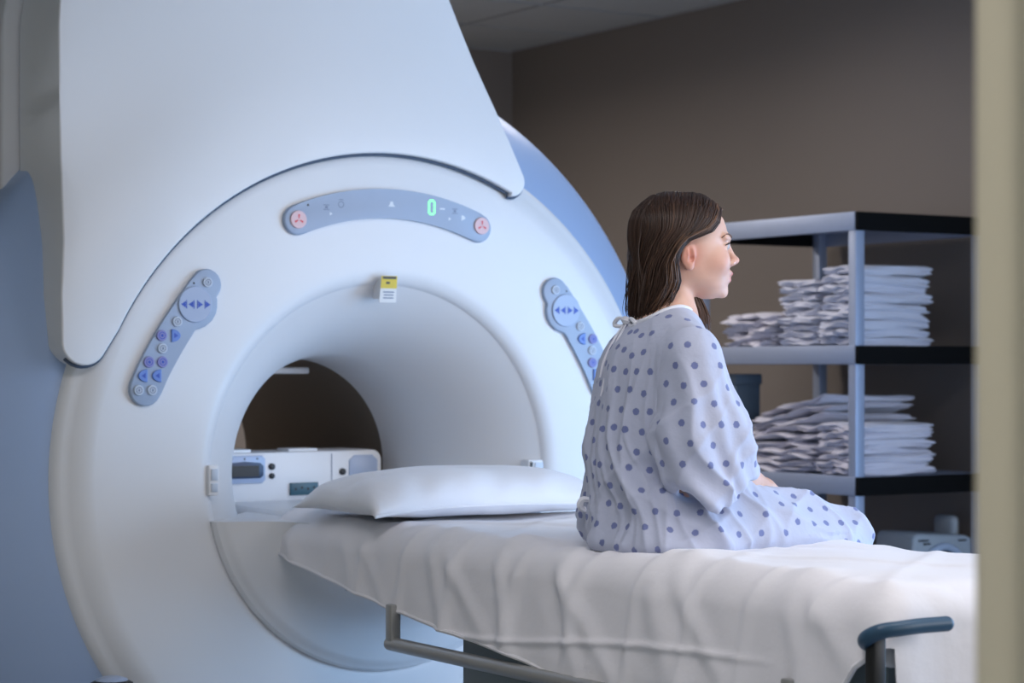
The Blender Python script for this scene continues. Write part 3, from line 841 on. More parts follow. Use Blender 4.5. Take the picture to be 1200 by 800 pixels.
# torso, hips, legs, arms (mostly under the gown)
for c, r in (((-.10, -1.44, .965), (.125, .165, .09)), ((-.115, -1.44, 1.07), (.10, .135, .12)), ((-.115, -1.44, 1.19), (.105, .150, .13)), ((-.105, -1.44, 1.27), (.085, .165, .07))):
    BF.ell(c, r, .06)
for s in (-1, 1):
    yl = -1.44+s*.095
    BF.cap((-.08, yl, .950), (.325, yl-s*.0, .862), .078, .052, .05)
    BF.cap((.325, yl, .862), (.385, yl, .62), .050, .050, .03); BF.cap((.385, yl, .62), (.395, yl, .46), .048, .034, .03)
    BF.cap((.385, yl, .42), (.56, yl+s*.02, .40), .034, .024, .03); BF.cap((.395, yl, .47), (.395, yl, .42), .034, .034, .03)
    ys = -1.44+s*.165
    BF.cap((-.10, ys, 1.275), (-.045, ys+s*.0, 1.06), .045, .036, .04)
    wr = np.array((.160, -1.44+s*.012-.005, .984 if s < 0 else .988)); 
    BF.cap((-.045, ys, 1.06), wr, .036, .025, .03)
    d = np.array((.90, -s*.18, -.42)); d /= np.linalg.norm(d); pc = wr+d*.045
    BF.cap(wr, wr+d*.075, .021, .023, .02)
    sd = np.array((-d[1], d[0], 0.0))
    for q, (off, L) in enumerate(((-.027, .062), (-.009, .072), (.009, .068), (.026, .054))):
        b0 = wr+d*.078+sd*off; b1 = b0+d*L*.55+np.array((0, 0, -.006)); b2 = b1+d*L*.4+np.array((0, 0, -.020))
        BF.cap(b0, b1, .0092, .0085, .006); BF.cap(b1, b2, .0085, .0075, .004)
    t0 = wr+d*.03-s*sd*.024*-1; t1 = t0+d*.035+s*sd*.018+np.array((0, 0, -.004)); t2 = t1+d*.028
    BF.cap(t0, t1, .012, .0095, .008); BF.cap(t1, t2, .0095, .008, .004)
# neck
BF.cap((-.018, 0, -.055), (-.052, 0, -.185), .0475, .052, .03, F=HEAD)
BF.cap((-.075, -1.44, 1.335), (-.09, -1.53, 1.305), .048, .045, .06); BF.cap((-.075, -1.44, 1.335), (-.09, -1.35, 1.305), .048, .045, .06)
BF.ell((-.105, -1.44, 1.305), (.060, .10, .052), .05)
BF.cap((-.020, -.030, -.055), (.000, -.012, -.190), .012, .010, .03, F=HEAD)     # neck muscle
# head
w0 = HEAD.o
BF.add(lambda x, y, z: head_base(*HEAD.to_local(x, y, z)), w0-.14, w0+.14, .022)
for s in (-1, 1):
    BF.ell((.066, s*.040, -.036), (.026, .018, .024), .022, F=HEAD)          # cheek
    BF.ell((.110, s*.033, -.001), (.020, .021, .0115), .012, 's', F=HEAD)     # eye socket
    BF.cap((.0965, s*.012, .014), (.083, s*.046, .015), .0065, .005, .014, F=HEAD)   # brow
    BF.ell((.0815, s*.032, -.002), (.0135, .0135, .0125), .004, F=HEAD)       # lids
    BF.ell((.1045, s*.0115, -.0385), (.0100, .0065, .0065), .006, F=HEAD)     # nostril wing
BF.cap((.0955, 0, .004), (.1135, 0, -.029), .0062, .0068, .012, F=HEAD)       # nose bridge
BF.ell((.1165, 0, -.0325), (.0095, .0092, .0080), .007, F=HEAD)               # nose tip
BF.cap((.110, 0, -.038), (.100, 0, -.045), .006, .005, .006, F=HEAD)
BF.ell((.1005, 0, -.0615), (.0100, .0205, .0058), .009, F=HEAD)               # upper lip
BF.ell((.0975, 0, -.0775), (.0098, .0175, .0060), .009, F=HEAD)               # lower lip
BF.cap((.1125, -.014, -.0698), (.1125, .014, -.0698), .0028, .0028, .003, 's', F=HEAD)
for s in (-1, 1): BF.cap((.1110, s*.012, -.0698), (.0985, s*.023, -.0715), .0026, .002, .003, 's', F=HEAD)
BF.cap((.1085, -.012, -.0885), (.1085, .012, -.0885), .0060, .0060, .010, 's', F=HEAD)
BF.ell((.0840, 0, -.1015), (.0150, .0170, .0135), .016, F=HEAD)               # chin
for s in (-1, 1):                                                             # ears
    ec = (-.006, s*.0735, -.027)
    BF.ell(ec, (.0165, .0075, .0265), .006, F=HEAD)
    BF.ell((-.002, s*.0720, -.050), (.0085, .0065, .0085), .008, F=HEAD)
    BF.ell((-.003, s*.0815, -.023), (.0092, .0075, .0165), .004, 's', F=HEAD)
    BF.ell((.002, s*.0790, -.033), (.0060, .0090, .0075), .003, 's', F=HEAD)
    BF.ell((-.007, s*.0775, -.024), (.0030, .0040, .0110), .004, F=HEAD)
def sst(a, b, x): t = np.clip((x-a)/(b-a), 0, 1); return t*t*(3-2*t)
def twist(P):
    w = sst(.93, 1.12, P[:, 2])*(1-sst(1.37, 1.43, P[:, 2]))
    ws = sst(.90, 1.00, P[:, 2])*(1-sst(1.34, 1.40, P[:, 2]))*np.clip(1-(P[:, 0]-.0)/.1, 0, 1)
    a = -math.radians(11)*w; k = 1-.06*ws
    dx_, dy_ = (P[:, 0]+.105)*k, (P[:, 1]+1.44)*k
    Q = P.copy(); Q[:, 0] = -.105+np.cos(a)*dx_-np.sin(a)*dy_; Q[:, 1] = -1.44+np.sin(a)*dx_+np.cos(a)*dy_
    return Q
BP, BFc = BF.mesh()
BP = twist(smooth_mesh(BP, BFc, 2, .45))
ps = empty('person', (-.10, -1.44, .88))
tag(ps, 'person with long brown hair in a dotted gown, sitting on the table looking right', 'person')
me = fast_mesh('body', BP, BFc)
# skin tint attributes: lips, brow, flush
lx_, ly_, lz_ = HEAD.to_local(BP[:, 0], BP[:, 1], BP[:, 2])
def g(x, y, z, sx, sy, sz): return np.exp(-(((lx_-x)/sx)**2+((ly_-y)/sy)**2+((lz_-z)/sz)**2))
lips = np.clip(1.5*g(.108, 0, -.0625, .016, .020, .0055)+1.5*g(.106, 0, -.0765, .016, .017, .0058), 0, 1)
brow = np.clip(sum(.0*g(.089+.004, s*q, .0165+w, .016, .0085, .0036) for s in (-1, 1) for q, w in ((.018, 0), (.028, .002), (.038, .001))), 0, 1)
flush = np.clip(sum(g(.0, s*.075, -.027, .03, .02, .03)*.8+g(.07, s*.05, -.04, .03, .03, .022)*.35 for s in (-1, 1))+.5*g(.118, 0, -.034, .012, .012, .012), 0, 1)
for nm, arr in (('lips', lips), ('brow', brow), ('flush', flush)):
    at = me.attributes.new(nm, 'FLOAT', 'POINT'); at.data.foreach_set('value', arr.astype(np.float32))
def skin_material():
    m = mat('skin', (214, 172, 152), 0.48, sss=0.25); nt = m.node_tree; b = nt.nodes['Principled BSDF']
    cur = None
    n = nt.nodes.new('ShaderNodeTexNoise'); n.inputs['Scale'].default_value = 30
    tc = nt.nodes.new('ShaderNodeTexCoord'); nt.links.new(tc.outputs['Object'], n.inputs['Vector'])
    m0 = nt.nodes.new('ShaderNodeMix'); m0.data_type = 'RGBA'; m0.inputs[6].default_value = lin((208, 164, 144))+(1,); m0.inputs[7].default_value = lin((222, 182, 162))+(1,)
    nt.links.new(n.outputs['Fac'], m0.inputs[0]); cur = m0.outputs[2]
    for nm, c in (('flush', (204, 130, 112)), ('lips', (186, 104, 100)), ('brow', (92, 66, 54))):
        a = nt.nodes.new('ShaderNodeAttribute'); a.attribute_name = nm
        x = nt.nodes.new('ShaderNodeMix'); x.data_type = 'RGBA'; x.inputs[7].default_value = lin(c)+(1,)
        nt.links.new(a.outputs['Fac'], x.inputs[0]); nt.links.new(cur, x.inputs[6]); cur = x.outputs[2]
    nt.links.new(cur, b.inputs['Base Color'])
    return m
link_mesh('body', me, skin_material(), ps)
# eyes
M['eye'] = mat('eye_white', (176, 166, 164), 0.3); M['iris'] = mat('iris_grey', (52, 50, 52), 0.1); M['browhair'] = mat('brow_brown', (104, 76, 62), 0.7); M['lash'] = mat('lash_dark', (40, 28, 24), 0.6)
for s in (-1, 1):
    bme = bmesh.new(); bmesh.ops.create_uvsphere(bme, u_segments=20, v_segments=14, radius=.0118)
    c = HEAD.to_world(np.array((.0842, s*.032, -.0030)))
    d = Vector(hf)
    for f_ in bme.faces:
        cc = f_.calc_center_median().normalized()
        f_.material_index = 1 if cc.dot(d) > .86 else 0
    for v in bme.verts: v.co += Vector(c)
    link_mesh('eye', bm_mesh('eye', bme, True), [M['eye'], M['iris']], ps)
    def on_skin(pts, lift):
        W = HEAD.to_world(np.array(pts)); N_ = vnormals(BP, BFc) if 'BN' not in globals() else globals()['BN']
        globals()['BN'] = N_
        near_ = np.nonzero(np.linalg.norm(BP-HEAD.o, axis=1) < .16)[0]
        out = []
        for p in W:
            d2 = ((BP[near_]-p)**2).sum(1); k8 = near_[np.argsort(d2)[:6]]
            out.append(BP[k8].mean(0)+N_[k8].mean(0)*lift)
        out = np.array(out)
        for _ in range(2): out[1:-1] = (out[:-2]+2*out[1:-1]+out[2:])/4
        return [tuple(q) for q in out]
    bw = on_skin(catmull([(.0985, s*.012, .0150), (.0955, s*.024, .0180), (.0870, s*.037, .0185), (.0720, s*.050, .0135)], 14), .0013)
    link_mesh('eyebrow', tube_mesh('eyebrow', bw, [.0013+.0008*math.sin(math.pi*min(1, (i+2)/14)) for i in range(14)], 6), M['browhair'], ps)
    lp = on_skin(catmull([(.0955, s*.0215, -.0010), (.0975, s*.030, .0030), (.0930, s*.040, .0022), (.0835, s*.0475, -.0020)], 12), .0013)
    link_mesh('eyelashes', tube_mesh('eyelashes', lp, [.0010+.0009*math.sin(math.pi*i/11) for i in range(12)], 6), M['lash'], ps)

# ---- gown
GF = Field(np.arange(-.37, .47, .0042), np.arange(-1.80, -1.10, .0046), np.arange(.858, 1.42, .0042))
def torso(F_):
    for c, r in (((-.100, -1.44, .955), (.155, .190, .115)), ((-.108, -1.44, 1.06), (.150, .160, .15)), ((-.108, -1.44, 1.19), (.132, .160, .14)), ((-.104, -1.44, 1.275), (.100, .155, .078))):
        F_.ell(c, r, .07)
    for s in (-1, 1): F_.cap((-.085, -1.44+s*.05, 1.335), (-.10, -1.44+s*.155, 1.285), .052, .056, .05)
    F_.ell((-.085, -1.44, 1.325), (.078, .085, .052), .04)
def sleeve(F_, s, op='u', sh=0.0, k=.035):
    ys = -1.44+s*.165
    F_.cap((-.10, ys, 1.275), (-.060, ys+s*.012, 1.13), .062, .072, k)
    F_.cap((-.060, ys+s*.012, 1.13), (-.030, ys+s*.014, .94), .072, .074, k)
    if s > 0: return
    F_.cap((-.10, ys, 1.275), (-.115, ys+s*.020, 1.10), .060, .066, k)
    F_.cap((-.115, ys+s*.020, 1.10), (-.140, ys+s*.034, .93), .066, .064, k)
def lap(F_):
    for s in (-1, 1):
        yl = -1.44+s*.095
        F_.cap((-.06, yl, .942), (.315, yl, .864), .092, .066, .05)
        F_.cap((.315, yl, .864), (.345, yl, .80), .066, .062, .04)
    F_.cap((.0, -1.44, .915), (.30, -1.44, .850), .060, .050, .04)
    F_.ell((.04, -1.56, .885), (.24, .075, .062), .06); F_.ell((-.11, -1.49, .885), (.16, .17, .055), .04)
torso(GF)
lap(GF)
GF.cap((-.215, -1.575, 1.055), (-.10, -1.625, .985), .022, .032, .02, 's')
GS = Field(*GF.ax)
for s in (-1, 1): sleeve(GS, s)
# hem of the sleeves: slanting cut, hollow inside
def cut_hem(F_):
    def fn(x, y, z):
        zc = np.maximum(1.045+(x-.04)*.50, 1.046-(x+.21)*1.0)      # drooping tip at the back
        return (z-zc)*.8 + 0*y
    F_.add(fn, (-.37, -1.80, .85), (.47, -1.10, 1.06), .006, 's')
cut_hem(GS)
for s in (-1, 1):
    ys = -1.44+s*.165
    GS.cap((-.055, ys+s*.012, 1.10), (-.030, ys+s*.014, .90), .058, .066, .006, 's')
    GS.cap((-.100, ys+s*.020, 1.08), (-.135, ys+s*.028, .90), .050, .055, .006, 's')
h = np.maximum(.018-np.abs(GF.v-GS.v), 0)/.018
GALL = np.minimum(GF.v, GS.v)-h*h*.018*.25
lab_f = (GF.v, GS.v)
GFv = GF.v.copy(); GF.v = GALL
# neck opening and the slit at the back
GF.cap((-.128, -1.445, 1.392), (-.050, -1.445, 1.435), .054, .066, .008, 's')
def slit(x, y, z):
    yc = -1.405+(1.345-z)*.10
    return np.maximum(np.abs(y-yc)-.004*np.clip((z-1.19)/.12, 0, 1), np.maximum(x+.165, 1.185-z))
GF.add(slit, (-.37, -1.48, 1.18), (-.15, -1.36, 1.42), .012, 's')
GP, GFc = GF.mesh()
GP = smooth_mesh(GP, GFc, 2, .5)
def samp(vol, P):
    ix = [np.clip((P[:, d]-GF.ax[d][0])/(GF.ax[d][1]-GF.ax[d][0]), 0, vol.shape[d]-1.001) for d in range(3)]
    i = [a.astype(int) for a in ix]; return vol[i[0], i[1], i[2]]
isl = samp(GS.v, GP) < samp(GFv, GP)-.002
x, y, z = GP.T
ang = np.arctan2(y+1.44, x+.115)
lapw = np.clip((x-.03)/.10, 0, 1)*(~isl)
torw = (1-lapw)*(~isl)
# folds: crests along the fabric's fall
def crest(p, sharp=1.6): return (1-np.abs(np.sin(p)))**sharp
wv = .6*np.sin(z*11+ang*2)+.4*np.sin(z*23-ang*3)
back = np.clip((1.36-z)/.25, .15, 1)
d_t = .013*crest(ang*3.5+z*5.5+.5*wv, 2.2)*back+.009*crest(ang*5.5-z*6+.7*wv+1.0, 2.2)*back+.004*np.sin(z*34+ang*5+2*wv)*np.clip((1.10-z)/.1, 0, 1)
d_t += .012*crest((z-1.0)*13+ang*1.6+.6, 2.2)*np.clip((1.12-z)/.12, 0, 1)*np.clip((z-.88)/.05, 0, 1)
asl = np.arctan2(y+1.617, x+.075)
d_s = .012*crest(asl*1.8+z*9+.5*np.sin(z*19), 2.2)+.010*crest(asl*1.0-z*15+1.2, 2.5)+.003*np.sin(asl*9+z*30)
d_s *= np.clip((1.30-z)/.12, .1, 1)
al = np.arctan2(z-.90, y+1.53)
d_l = .012*crest(y*16+x*9+.6*np.sin(x*15)+.8, 2.2)+.009*crest(al*2.6-x*10+.4, 2.2)+.003*np.sin(x*40+y*25)
d_t = d_t+.006*crest(ang*9.5+z*8+1.3*wv+.4, 3)*back+.004*crest(z*26-ang*4+1.5*wv, 3)*np.clip((1.16-z)/.1, 0, 1)
d_s = d_s+.006*crest(asl*2.7-z*24+.8*np.sin(z*13), 3)*np.clip((1.22-z)/.1, 0, 1)
d_l = d_l+.006*crest(y*30+x*16+.9*np.sin(x*22), 3)+.005*crest(x*18-y*24, 3)
disp = torw*d_t+isl*d_s+lapw*d_l
flo = np.clip((z-.868)/.02, 0, 1)
nr = vnormals(GP, GFc)
disp = disp*flo*np.clip(np.hypot(x+.075, y+1.445)/.05-1.4, 0, 1)
GP = GP+nr*disp[:, None]
GP = twist(smooth_mesh(GP, GFc, 1, .35))
me = fast_mesh('gown', GP, GFc)
# printed dots: staggered rows laid over back, sleeve and lap; distance to the nearest dot centre is stored on the cloth
sp = .047
def lattice(u, v, sel):
    cs = []
    idx_ = np.nonzero(sel)[0]
    if len(idx_) == 0: return cs
    U, Vv = u[idx_], v[idx_]
    r0, r1 = int(Vv.min()/(sp*.866))-1, int(Vv.max()/(sp*.866))+2
    c0, c1 = int(U.min()/sp)-1, int(U.max()/sp)+2
    for r_ in range(r0, r1):
        for c_ in range(c0, c1):
            a = (c_+.5*(r_ % 2))*sp+RNG.normal(0, .0022); b_ = r_*sp*.866+RNG.normal(0, .0022)
            d2 = (U-a)**2+(Vv-b_)**2; k_ = d2.argmin()
            if d2[k_] < .005**2: cs.append(GP[idx_[k_]])
    return cs
vis = nr[:, 2] > -.6
cents = []
right = y < -1.28
cents += lattice(ang*.185, z+.12*ang*.1, torw > .5)
n1 = lattice(asl*.092, z+.02*x, isl & right & vis)
n2 = lattice(x+.02, al*.085, (lapw >= .5) & vis)
for new in (n1, n2):
    for c in new:
        if all((c[0]-q[0])**2+(c[1]-q[1])**2+(c[2]-q[2])**2 > .036**2 for q in cents): cents.append(c)
cents = np.array(cents, np.float32)
dist = np.full(len(GP), 1.0, np.float32)
G32 = GP.astype(np.float32)
for c in cents:
    sel = np.nonzero((np.abs(G32[:, 0]-c[0]) < .03) & (np.abs(G32[:, 1]-c[1]) < .03) & (np.abs(G32[:, 2]-c[2]) < .03))[0]
    dist[sel] = np.minimum(dist[sel], np.linalg.norm(G32[sel]-c, axis=1))
at = me.attributes.new('dot_distance', 'FLOAT', 'POINT'); at.data.foreach_set('value', np.minimum(dist, .05))
def gown_material():
    m = mat('gown_cotton', (180, 186, 207), 0.85, bump=0.22, bscale=38, sheen=0.25); nt = m.node_tree; b = nt.nodes['Principled BSDF']
    a = nt.nodes.new('ShaderNodeAttribute'); a.attribute_name = 'dot_distance'
    tc = nt.nodes.new('ShaderNodeTexCoord')
    n = nt.nodes.new('ShaderNodeTexNoise'); n.inputs['Scale'].default_value = 260; nt.links.new(tc.outputs['Object'], n.inputs['Vector'])
    ad = nt.nodes.new('ShaderNodeMath'); ad.operation = 'MULTIPLY_ADD'; ad.inputs[1].default_value = .004
    nt.links.new(n.outputs['Fac'], ad.inputs[0]); nt.links.new(a.outputs['Fac'], ad.inputs[2])
    mr = nt.nodes.new('ShaderNodeMapRange'); mr.inputs[1].default_value = .0086; mr.inputs[2].default_value = .0106; mr.inputs[3].default_value = 1; mr.inputs[4].default_value = 0
    nt.links.new(ad.outputs[0], mr.inputs[0])
    x_ = nt.nodes.new('ShaderNodeMix'); x_.data_type = 'RGBA'; x_.inputs[6].default_value = lin((180, 186, 207))+(1,); x_.inputs[7].default_value = lin((108, 118, 164))+(1,)
    nt.links.new(mr.outputs[0], x_.inputs[0]); nt.links.new(x_.outputs[2], b.inputs['Base Color'])
    return m
M['gown'] = gown_material()
gown = link_mesh('gown', me, M['gown'], ps); gown['label'] = 'pale blue hospital gown with darker blue dots'
# white neckline binding and ties
M['binding'] = mat('binding_cotton', (226, 228, 238), 0.85)
ringp = []
axis0 = np.array((-.078, -1.445))
for a in np.linspace(0, 2*math.pi, 48, endpoint=False):
    dv_ = np.array((math.cos(a), math.sin(a)))
    q = (GP[:, :2]-axis0); rad_ = q@dv_; lat = q@np.array((-dv_[1], dv_[0]))
    sel = (np.abs(lat) < .008) & (rad_ > .03) & (rad_ < .11) & (z > 1.26)
    if not sel.any(): continue
    k_ = np.nonzero(sel)[0][np.argmax(GP[sel, 2])]
    ringp.append(GP[k_])
ringp = np.array(ringp)
for _ in range(4): ringp = (np.roll(ringp, 1, 0)+2*ringp+np.roll(ringp, -1, 0))/4
link_mesh('neck_binding', tube_mesh('neck_binding', [tuple(p+np.array((0, 0, .001))) for p in ringp], .0055, 8, closed=True), M['binding'], gown)
kb = ringp[np.argmin(np.linalg.norm(ringp[:, :2]-np.array((-.16, -1.405)), axis=1))]+np.array((-.008, 0, .0))
def ribbon(name, pts, w=.006):
    return link_mesh(name, tube_mesh(name, catmull(pts, 14), [w*.55+.45*w*math.sin(math.pi*i/13) for i in range(14)], 6), M['binding'], gown)
kb = tuple(kb)
ribbon('tie_knot', [(kb[0]-.004, kb[1]-.010, kb[2]), (kb[0]-.010, kb[1], kb[2]+.003), (kb[0]-.004, kb[1]+.010, kb[2])], .010)
ribbon('tie_loop', [(kb[0], kb[1], kb[2]), (kb[0]-.012, kb[1]-.022, kb[2]+.006), (kb[0]-.012, kb[1]-.040, kb[2]-.006), (kb[0]-.010, kb[1]-.018, kb[2]-.010), (kb[0], kb[1], kb[2])], .005)
ribbon('tie_loop', [(kb[0], kb[1], kb[2]), (kb[0]-.016, kb[1]+.016, kb[2]+.008), (kb[0]-.018, kb[1]+.032, kb[2]-.006), (kb[0]-.012, kb[1]+.014, kb[2]-.010), (kb[0], kb[1], kb[2])], .005)
ribbon('tie_string', [(kb[0]-.006, kb[1], kb[2]), (kb[0]-.040, kb[1]-.010, kb[2]-.045), (kb[0]-.062, kb[1]-.008, kb[2]-.10), (kb[0]-.078, kb[1]-.004, kb[2]-.16)], .0035)
ribbon('tie_string', [(kb[0]-.006, kb[1]+.006, kb[2]), (kb[0]-.034, kb[1]+.010, kb[2]-.04), (kb[0]-.056, kb[1]+.016, kb[2]-.085), (kb[0]-.066, kb[1]+.016, kb[2]-.12)], .0035)
# lower tie poking out behind the back
ribbon('waist_tie', [(-.235, -1.40, .972), (-.262, -1.385, .978), (-.266, -1.38, .962), (-.245, -1.385, .950)], .008)

# ---- hair
M['hair'] = mat('hair_brown', (58, 42, 34), 0.46, spec=0.35)
def hair_material():
    m = M['hair']; nt = m.node_tree; b = nt.nodes['Principled BSDF']
    a = nt.nodes.new('ShaderNodeAttribute'); a.attribute_name = 'tone'
    r_ = nt.nodes.new('ShaderNodeValToRGB'); e = r_.color_ramp.elements
    e[0].color = lin((36, 24, 19))+(1,); e[1].color = lin((124, 92, 70))+(1,); e.new(.55).color = lin((62, 43, 33))+(1,)
    nt.links.new(a.outputs['Fac'], r_.inputs[0]); nt.links.new(r_.outputs[0], b.inputs['Base Color'])
    b.inputs['Anisotropic'].default_value = .5
hair_material()
def surf_push(P, off):
    """keep strand points at least off above the head"""
    e = .002
    for _ in range(2):
        d = head_base(P[:, 0], P[:, 1], P[:, 2])
        gx = head_base(P[:, 0]+e, P[:, 1], P[:, 2])-d; gy = head_base(P[:, 0], P[:, 1]+e, P[:, 2])-d; gz = head_base(P[:, 0], P[:, 1], P[:, 2]+e)-d
        G_ = np.stack([gx, gy, gz], 1); G_ /= np.linalg.norm(G_, axis=1)[:, None]+1e-9
        need = np.maximum(off-d, 0)
        P = P+G_*np.minimum(need, .02)[:, None]
    return P
HV = []; HF_ = []; HT = []
def strand(ctrl, off, w, tone, npt=18, wave=.0015):
    P = catmull(ctrl, npt)
    ph = RNG.random()*6.28; tt = np.linspace(0, 1, npt)
    P[:, 1] += wave*np.sin(tt*9+ph)*tt; P[:, 0] += wave*np.sin(tt*7+ph*2)*tt
    P = surf_push(P, off)
    W = HEAD.to_world(P)
    T = np.gradient(W, axis=0); T /= np.linalg.norm(T, axis=1)[:, None]+1e-9
    cdir = W-(HEAD.o+np.array((0, 0, -.02))); cdir -= (cdir*T).sum(1)[:, None]*T; cdir /= np.linalg.norm(cdir, axis=1)[:, None]+1e-9
    sdir = np.cross(T, cdir)
    ww = (w*(1-.75*tt**3))[:, None]
    base = sum(len(a) for a in HV)
    HV.append(np.stack([W+sdir*ww, W+cdir*ww*.7, W-sdir*ww, W-cdir*ww*.5], 1).reshape(-1, 3))
    i = np.arange(npt-1)[:, None]*4+np.arange(4)[None]
    j = np.arange(npt-1)[:, None]*4+(np.arange(4)[None]+1) % 4
    HF_.append((np.stack([i, j, j+4, i+4], -1).reshape(-1, 4))+base)
    HT.append(np.full(npt*4, tone))
L_ = lambda a, b, t: a+(b-a)*t
def side_strands(sgn, count):
    for _ in range(count):
        s = RNG.random()**.9                       # 0 = front of the parting, 1 = crown
        q = RNG.random()                           # depth inside the hair
        jt = RNG.normal(0, .004, 3)
        off = L_(.003, .012, q)
        top = np.interp(s, [0, .15, .4, .7, 1], [.078, .094, .103, .101, .088])
        rx = np.interp(s, [0, .15, .4, .7, 1], [.088, .068, .020, -.040, -.078])
        sw = L_(.0, .012, RNG.random())
        c = [(rx, sgn*.002, top),
             (L_(rx-.008, rx-.022, 1-s), sgn*L_(.034, .034, s), L_(.070, .083, s) if s < .8 else .062),
             (np.interp(s, [0, .3, .7, 1], [.045, .005, -.060, -.095]), sgn*np.interp(s, [0, .3, .7, 1], [.068, .077, .066, .040]), np.interp(s, [0, .3, 1], [.030, .035, .03])),
             (np.interp(s, [0, .3, .7, 1], [-.010, -.028, -.078, -.105]), sgn*np.interp(s, [0, .3, .7, 1], [.080, .080, .062, .028])+0, np.interp(s, [0, .3, 1], [.008, -.002, -.010])),
             (np.interp(s, [0, .3, .7, 1], [-.036, -.050, -.090, -.108])+jt[0]*.7, sgn*np.interp(s, [0, .3, .7, 1], [.078, .075, .055, .022]), np.interp(s, [0, .3, 1], [-.035, -.045, -.055])),
             (np.interp(s, [0, .3, .7, 1], [-.036, -.056, -.093, -.108])+jt[0]*1.5, sgn*np.interp(s, [0, .3, .7, 1], [.072, .066, .046, .018])+jt[1], np.interp(s, [0, .3, 1], [-.080, -.090, -.095])),
             (np.interp(s, [0, .3, .7, 1], [-.055, -.070, -.096, -.106])+jt[0]*2, sgn*np.interp(s, [0, .3, .7, 1], [.060, .054, .036, .014])+jt[1]*1.5, np.interp(s, [0, .3, 1], [-.118, -.130, -.138])+jt[2]),
             (np.interp(s, [0, .3, .7, 1], [-.072, -.082, -.094, -.098])+jt[0]*2, sgn*np.interp(s, [0, .3, .7, 1], [.050, .045, .030, .012])+jt[1]*2, np.interp(s, [0, .3, 1], [-.138, -.150, -.158])+jt[2]*1.6-.006*RNG.random())]
        jl = RNG.normal(0, .0035, 3); c = [c[0]]+[(a_+jl[0], b_+jl[1], z_+jl[2]*.5) for a_, b_, z_ in c[1:]]
        tone = np.clip(RNG.normal(.36, .18)+(.25 if s < .12 else 0), 0, 1)
        strand(c, off, L_(.0010, .0021, RNG.random()), tone)
side_strands(-1, 1500); side_strands(1, 800)
# back curtain between both sides
for _ in range(600):
    y0 = RNG.uniform(-.055, .055); q = RNG.random(); jt = RNG.normal(0, .003, 2)
    c = [(-.045, y0*.25, .100), (-.085, y0*.7, .066), (-.104, y0*.9, .02), (-.110, y0, -.03), (-.108+q*.012, y0, -.08), (-.104+q*.02+jt[0], y0*.95, -.125), (-.092+q*.02+jt[1], y0*.85, -.160+.01*RNG.random())]
    strand(c, L_(.003, .013, q), .0017, np.clip(RNG.normal(.34, .17), 0, 1))
# lock in front of the far shoulder, tone raised to paint it lit
for _ in range(170):
    q = RNG.random(); jx = RNG.normal(0, .006); jy = RNG.normal(0, .004)
    c = [(.050, .030, .078), (.045, .066, .04), (.018, .083, -.01), (.018+jx*.3, .080, -.06), (.040+jx, .070+jy, -.105), (.056+jx*1.2, .064+jy, -.145), (.058+jx*1.5, .060+jy, -.185+.02*q)]
    strand(c, .004+.006*q, .0012, np.clip(RNG.normal(.9, .15), 0, 1))
# a few loose hairs
for _ in range(0):
    s = RNG.uniform(-1, 1); a = RNG.normal(0, .004)
    c = [(-.03, .01*s, .106), (-.08, .04*s, .075), (-.113+a, .05*s, .01), (-.122+a, .05*s, -.05), (-.120+a*2, .05*s, -.10), (-.112+a*3, .05*s, -.15)]
    strand(c, .011, .0005, .3)
HVa = np.concatenate(HV); HFa = np.concatenate(HF_)
me = fast_mesh('hair', HVa, HFa)
at = me.attributes.new('tone', 'FLOAT', 'POINT'); at.data.foreach_set('value', np.concatenate(HT).astype(np.float32))
hair = link_mesh('hair', me, M['hair'], ps); hair['kind'] = 'stuff'; hair['label'] = 'long brown hair tucked behind the ear'
# inner hair volume so nothing shows through between the strands
HC = Field(np.arange(-.24, .12, .005), np.arange(-1.60, -1.29, .005), np.arange(1.35, 1.66, .005))
def cap_fn(x, y, z):
    a, b_, c = HEAD.to_local(x, y, z)
    d = head_base(a, b_, c)-.005
    # scalp line: above/behind a curve from the forehead to behind the ear
    lim = np.interp(c, [-.12, -.06, -.03, -.005, .015, .035, .06, .078, .095], [-.040, -.038, -.036, -.030, -.006, .032, .056, .068, .08])
    return np.maximum(d, a-lim)
HC.add(cap_fn, HEAD.o-.13, HEAD.o+.13, .004)
HC.ell((-.070, 0, -.055), (.034, .060, .075), .02, F=HEAD)
HC.ell((-.085, 0, -.110), (.018, .044, .040), .02, F=HEAD)
cp, cf = HC.mesh(); cp = smooth_mesh(cp, cf, 2)
me = fast_mesh('hair_mass', cp, cf)
at = me.attributes.new('tone', 'FLOAT', 'POINT'); at.data.foreach_set('value', np.full(len(cp), .42, np.float32))
link_mesh('hair_mass', me, M['hair'], ps)
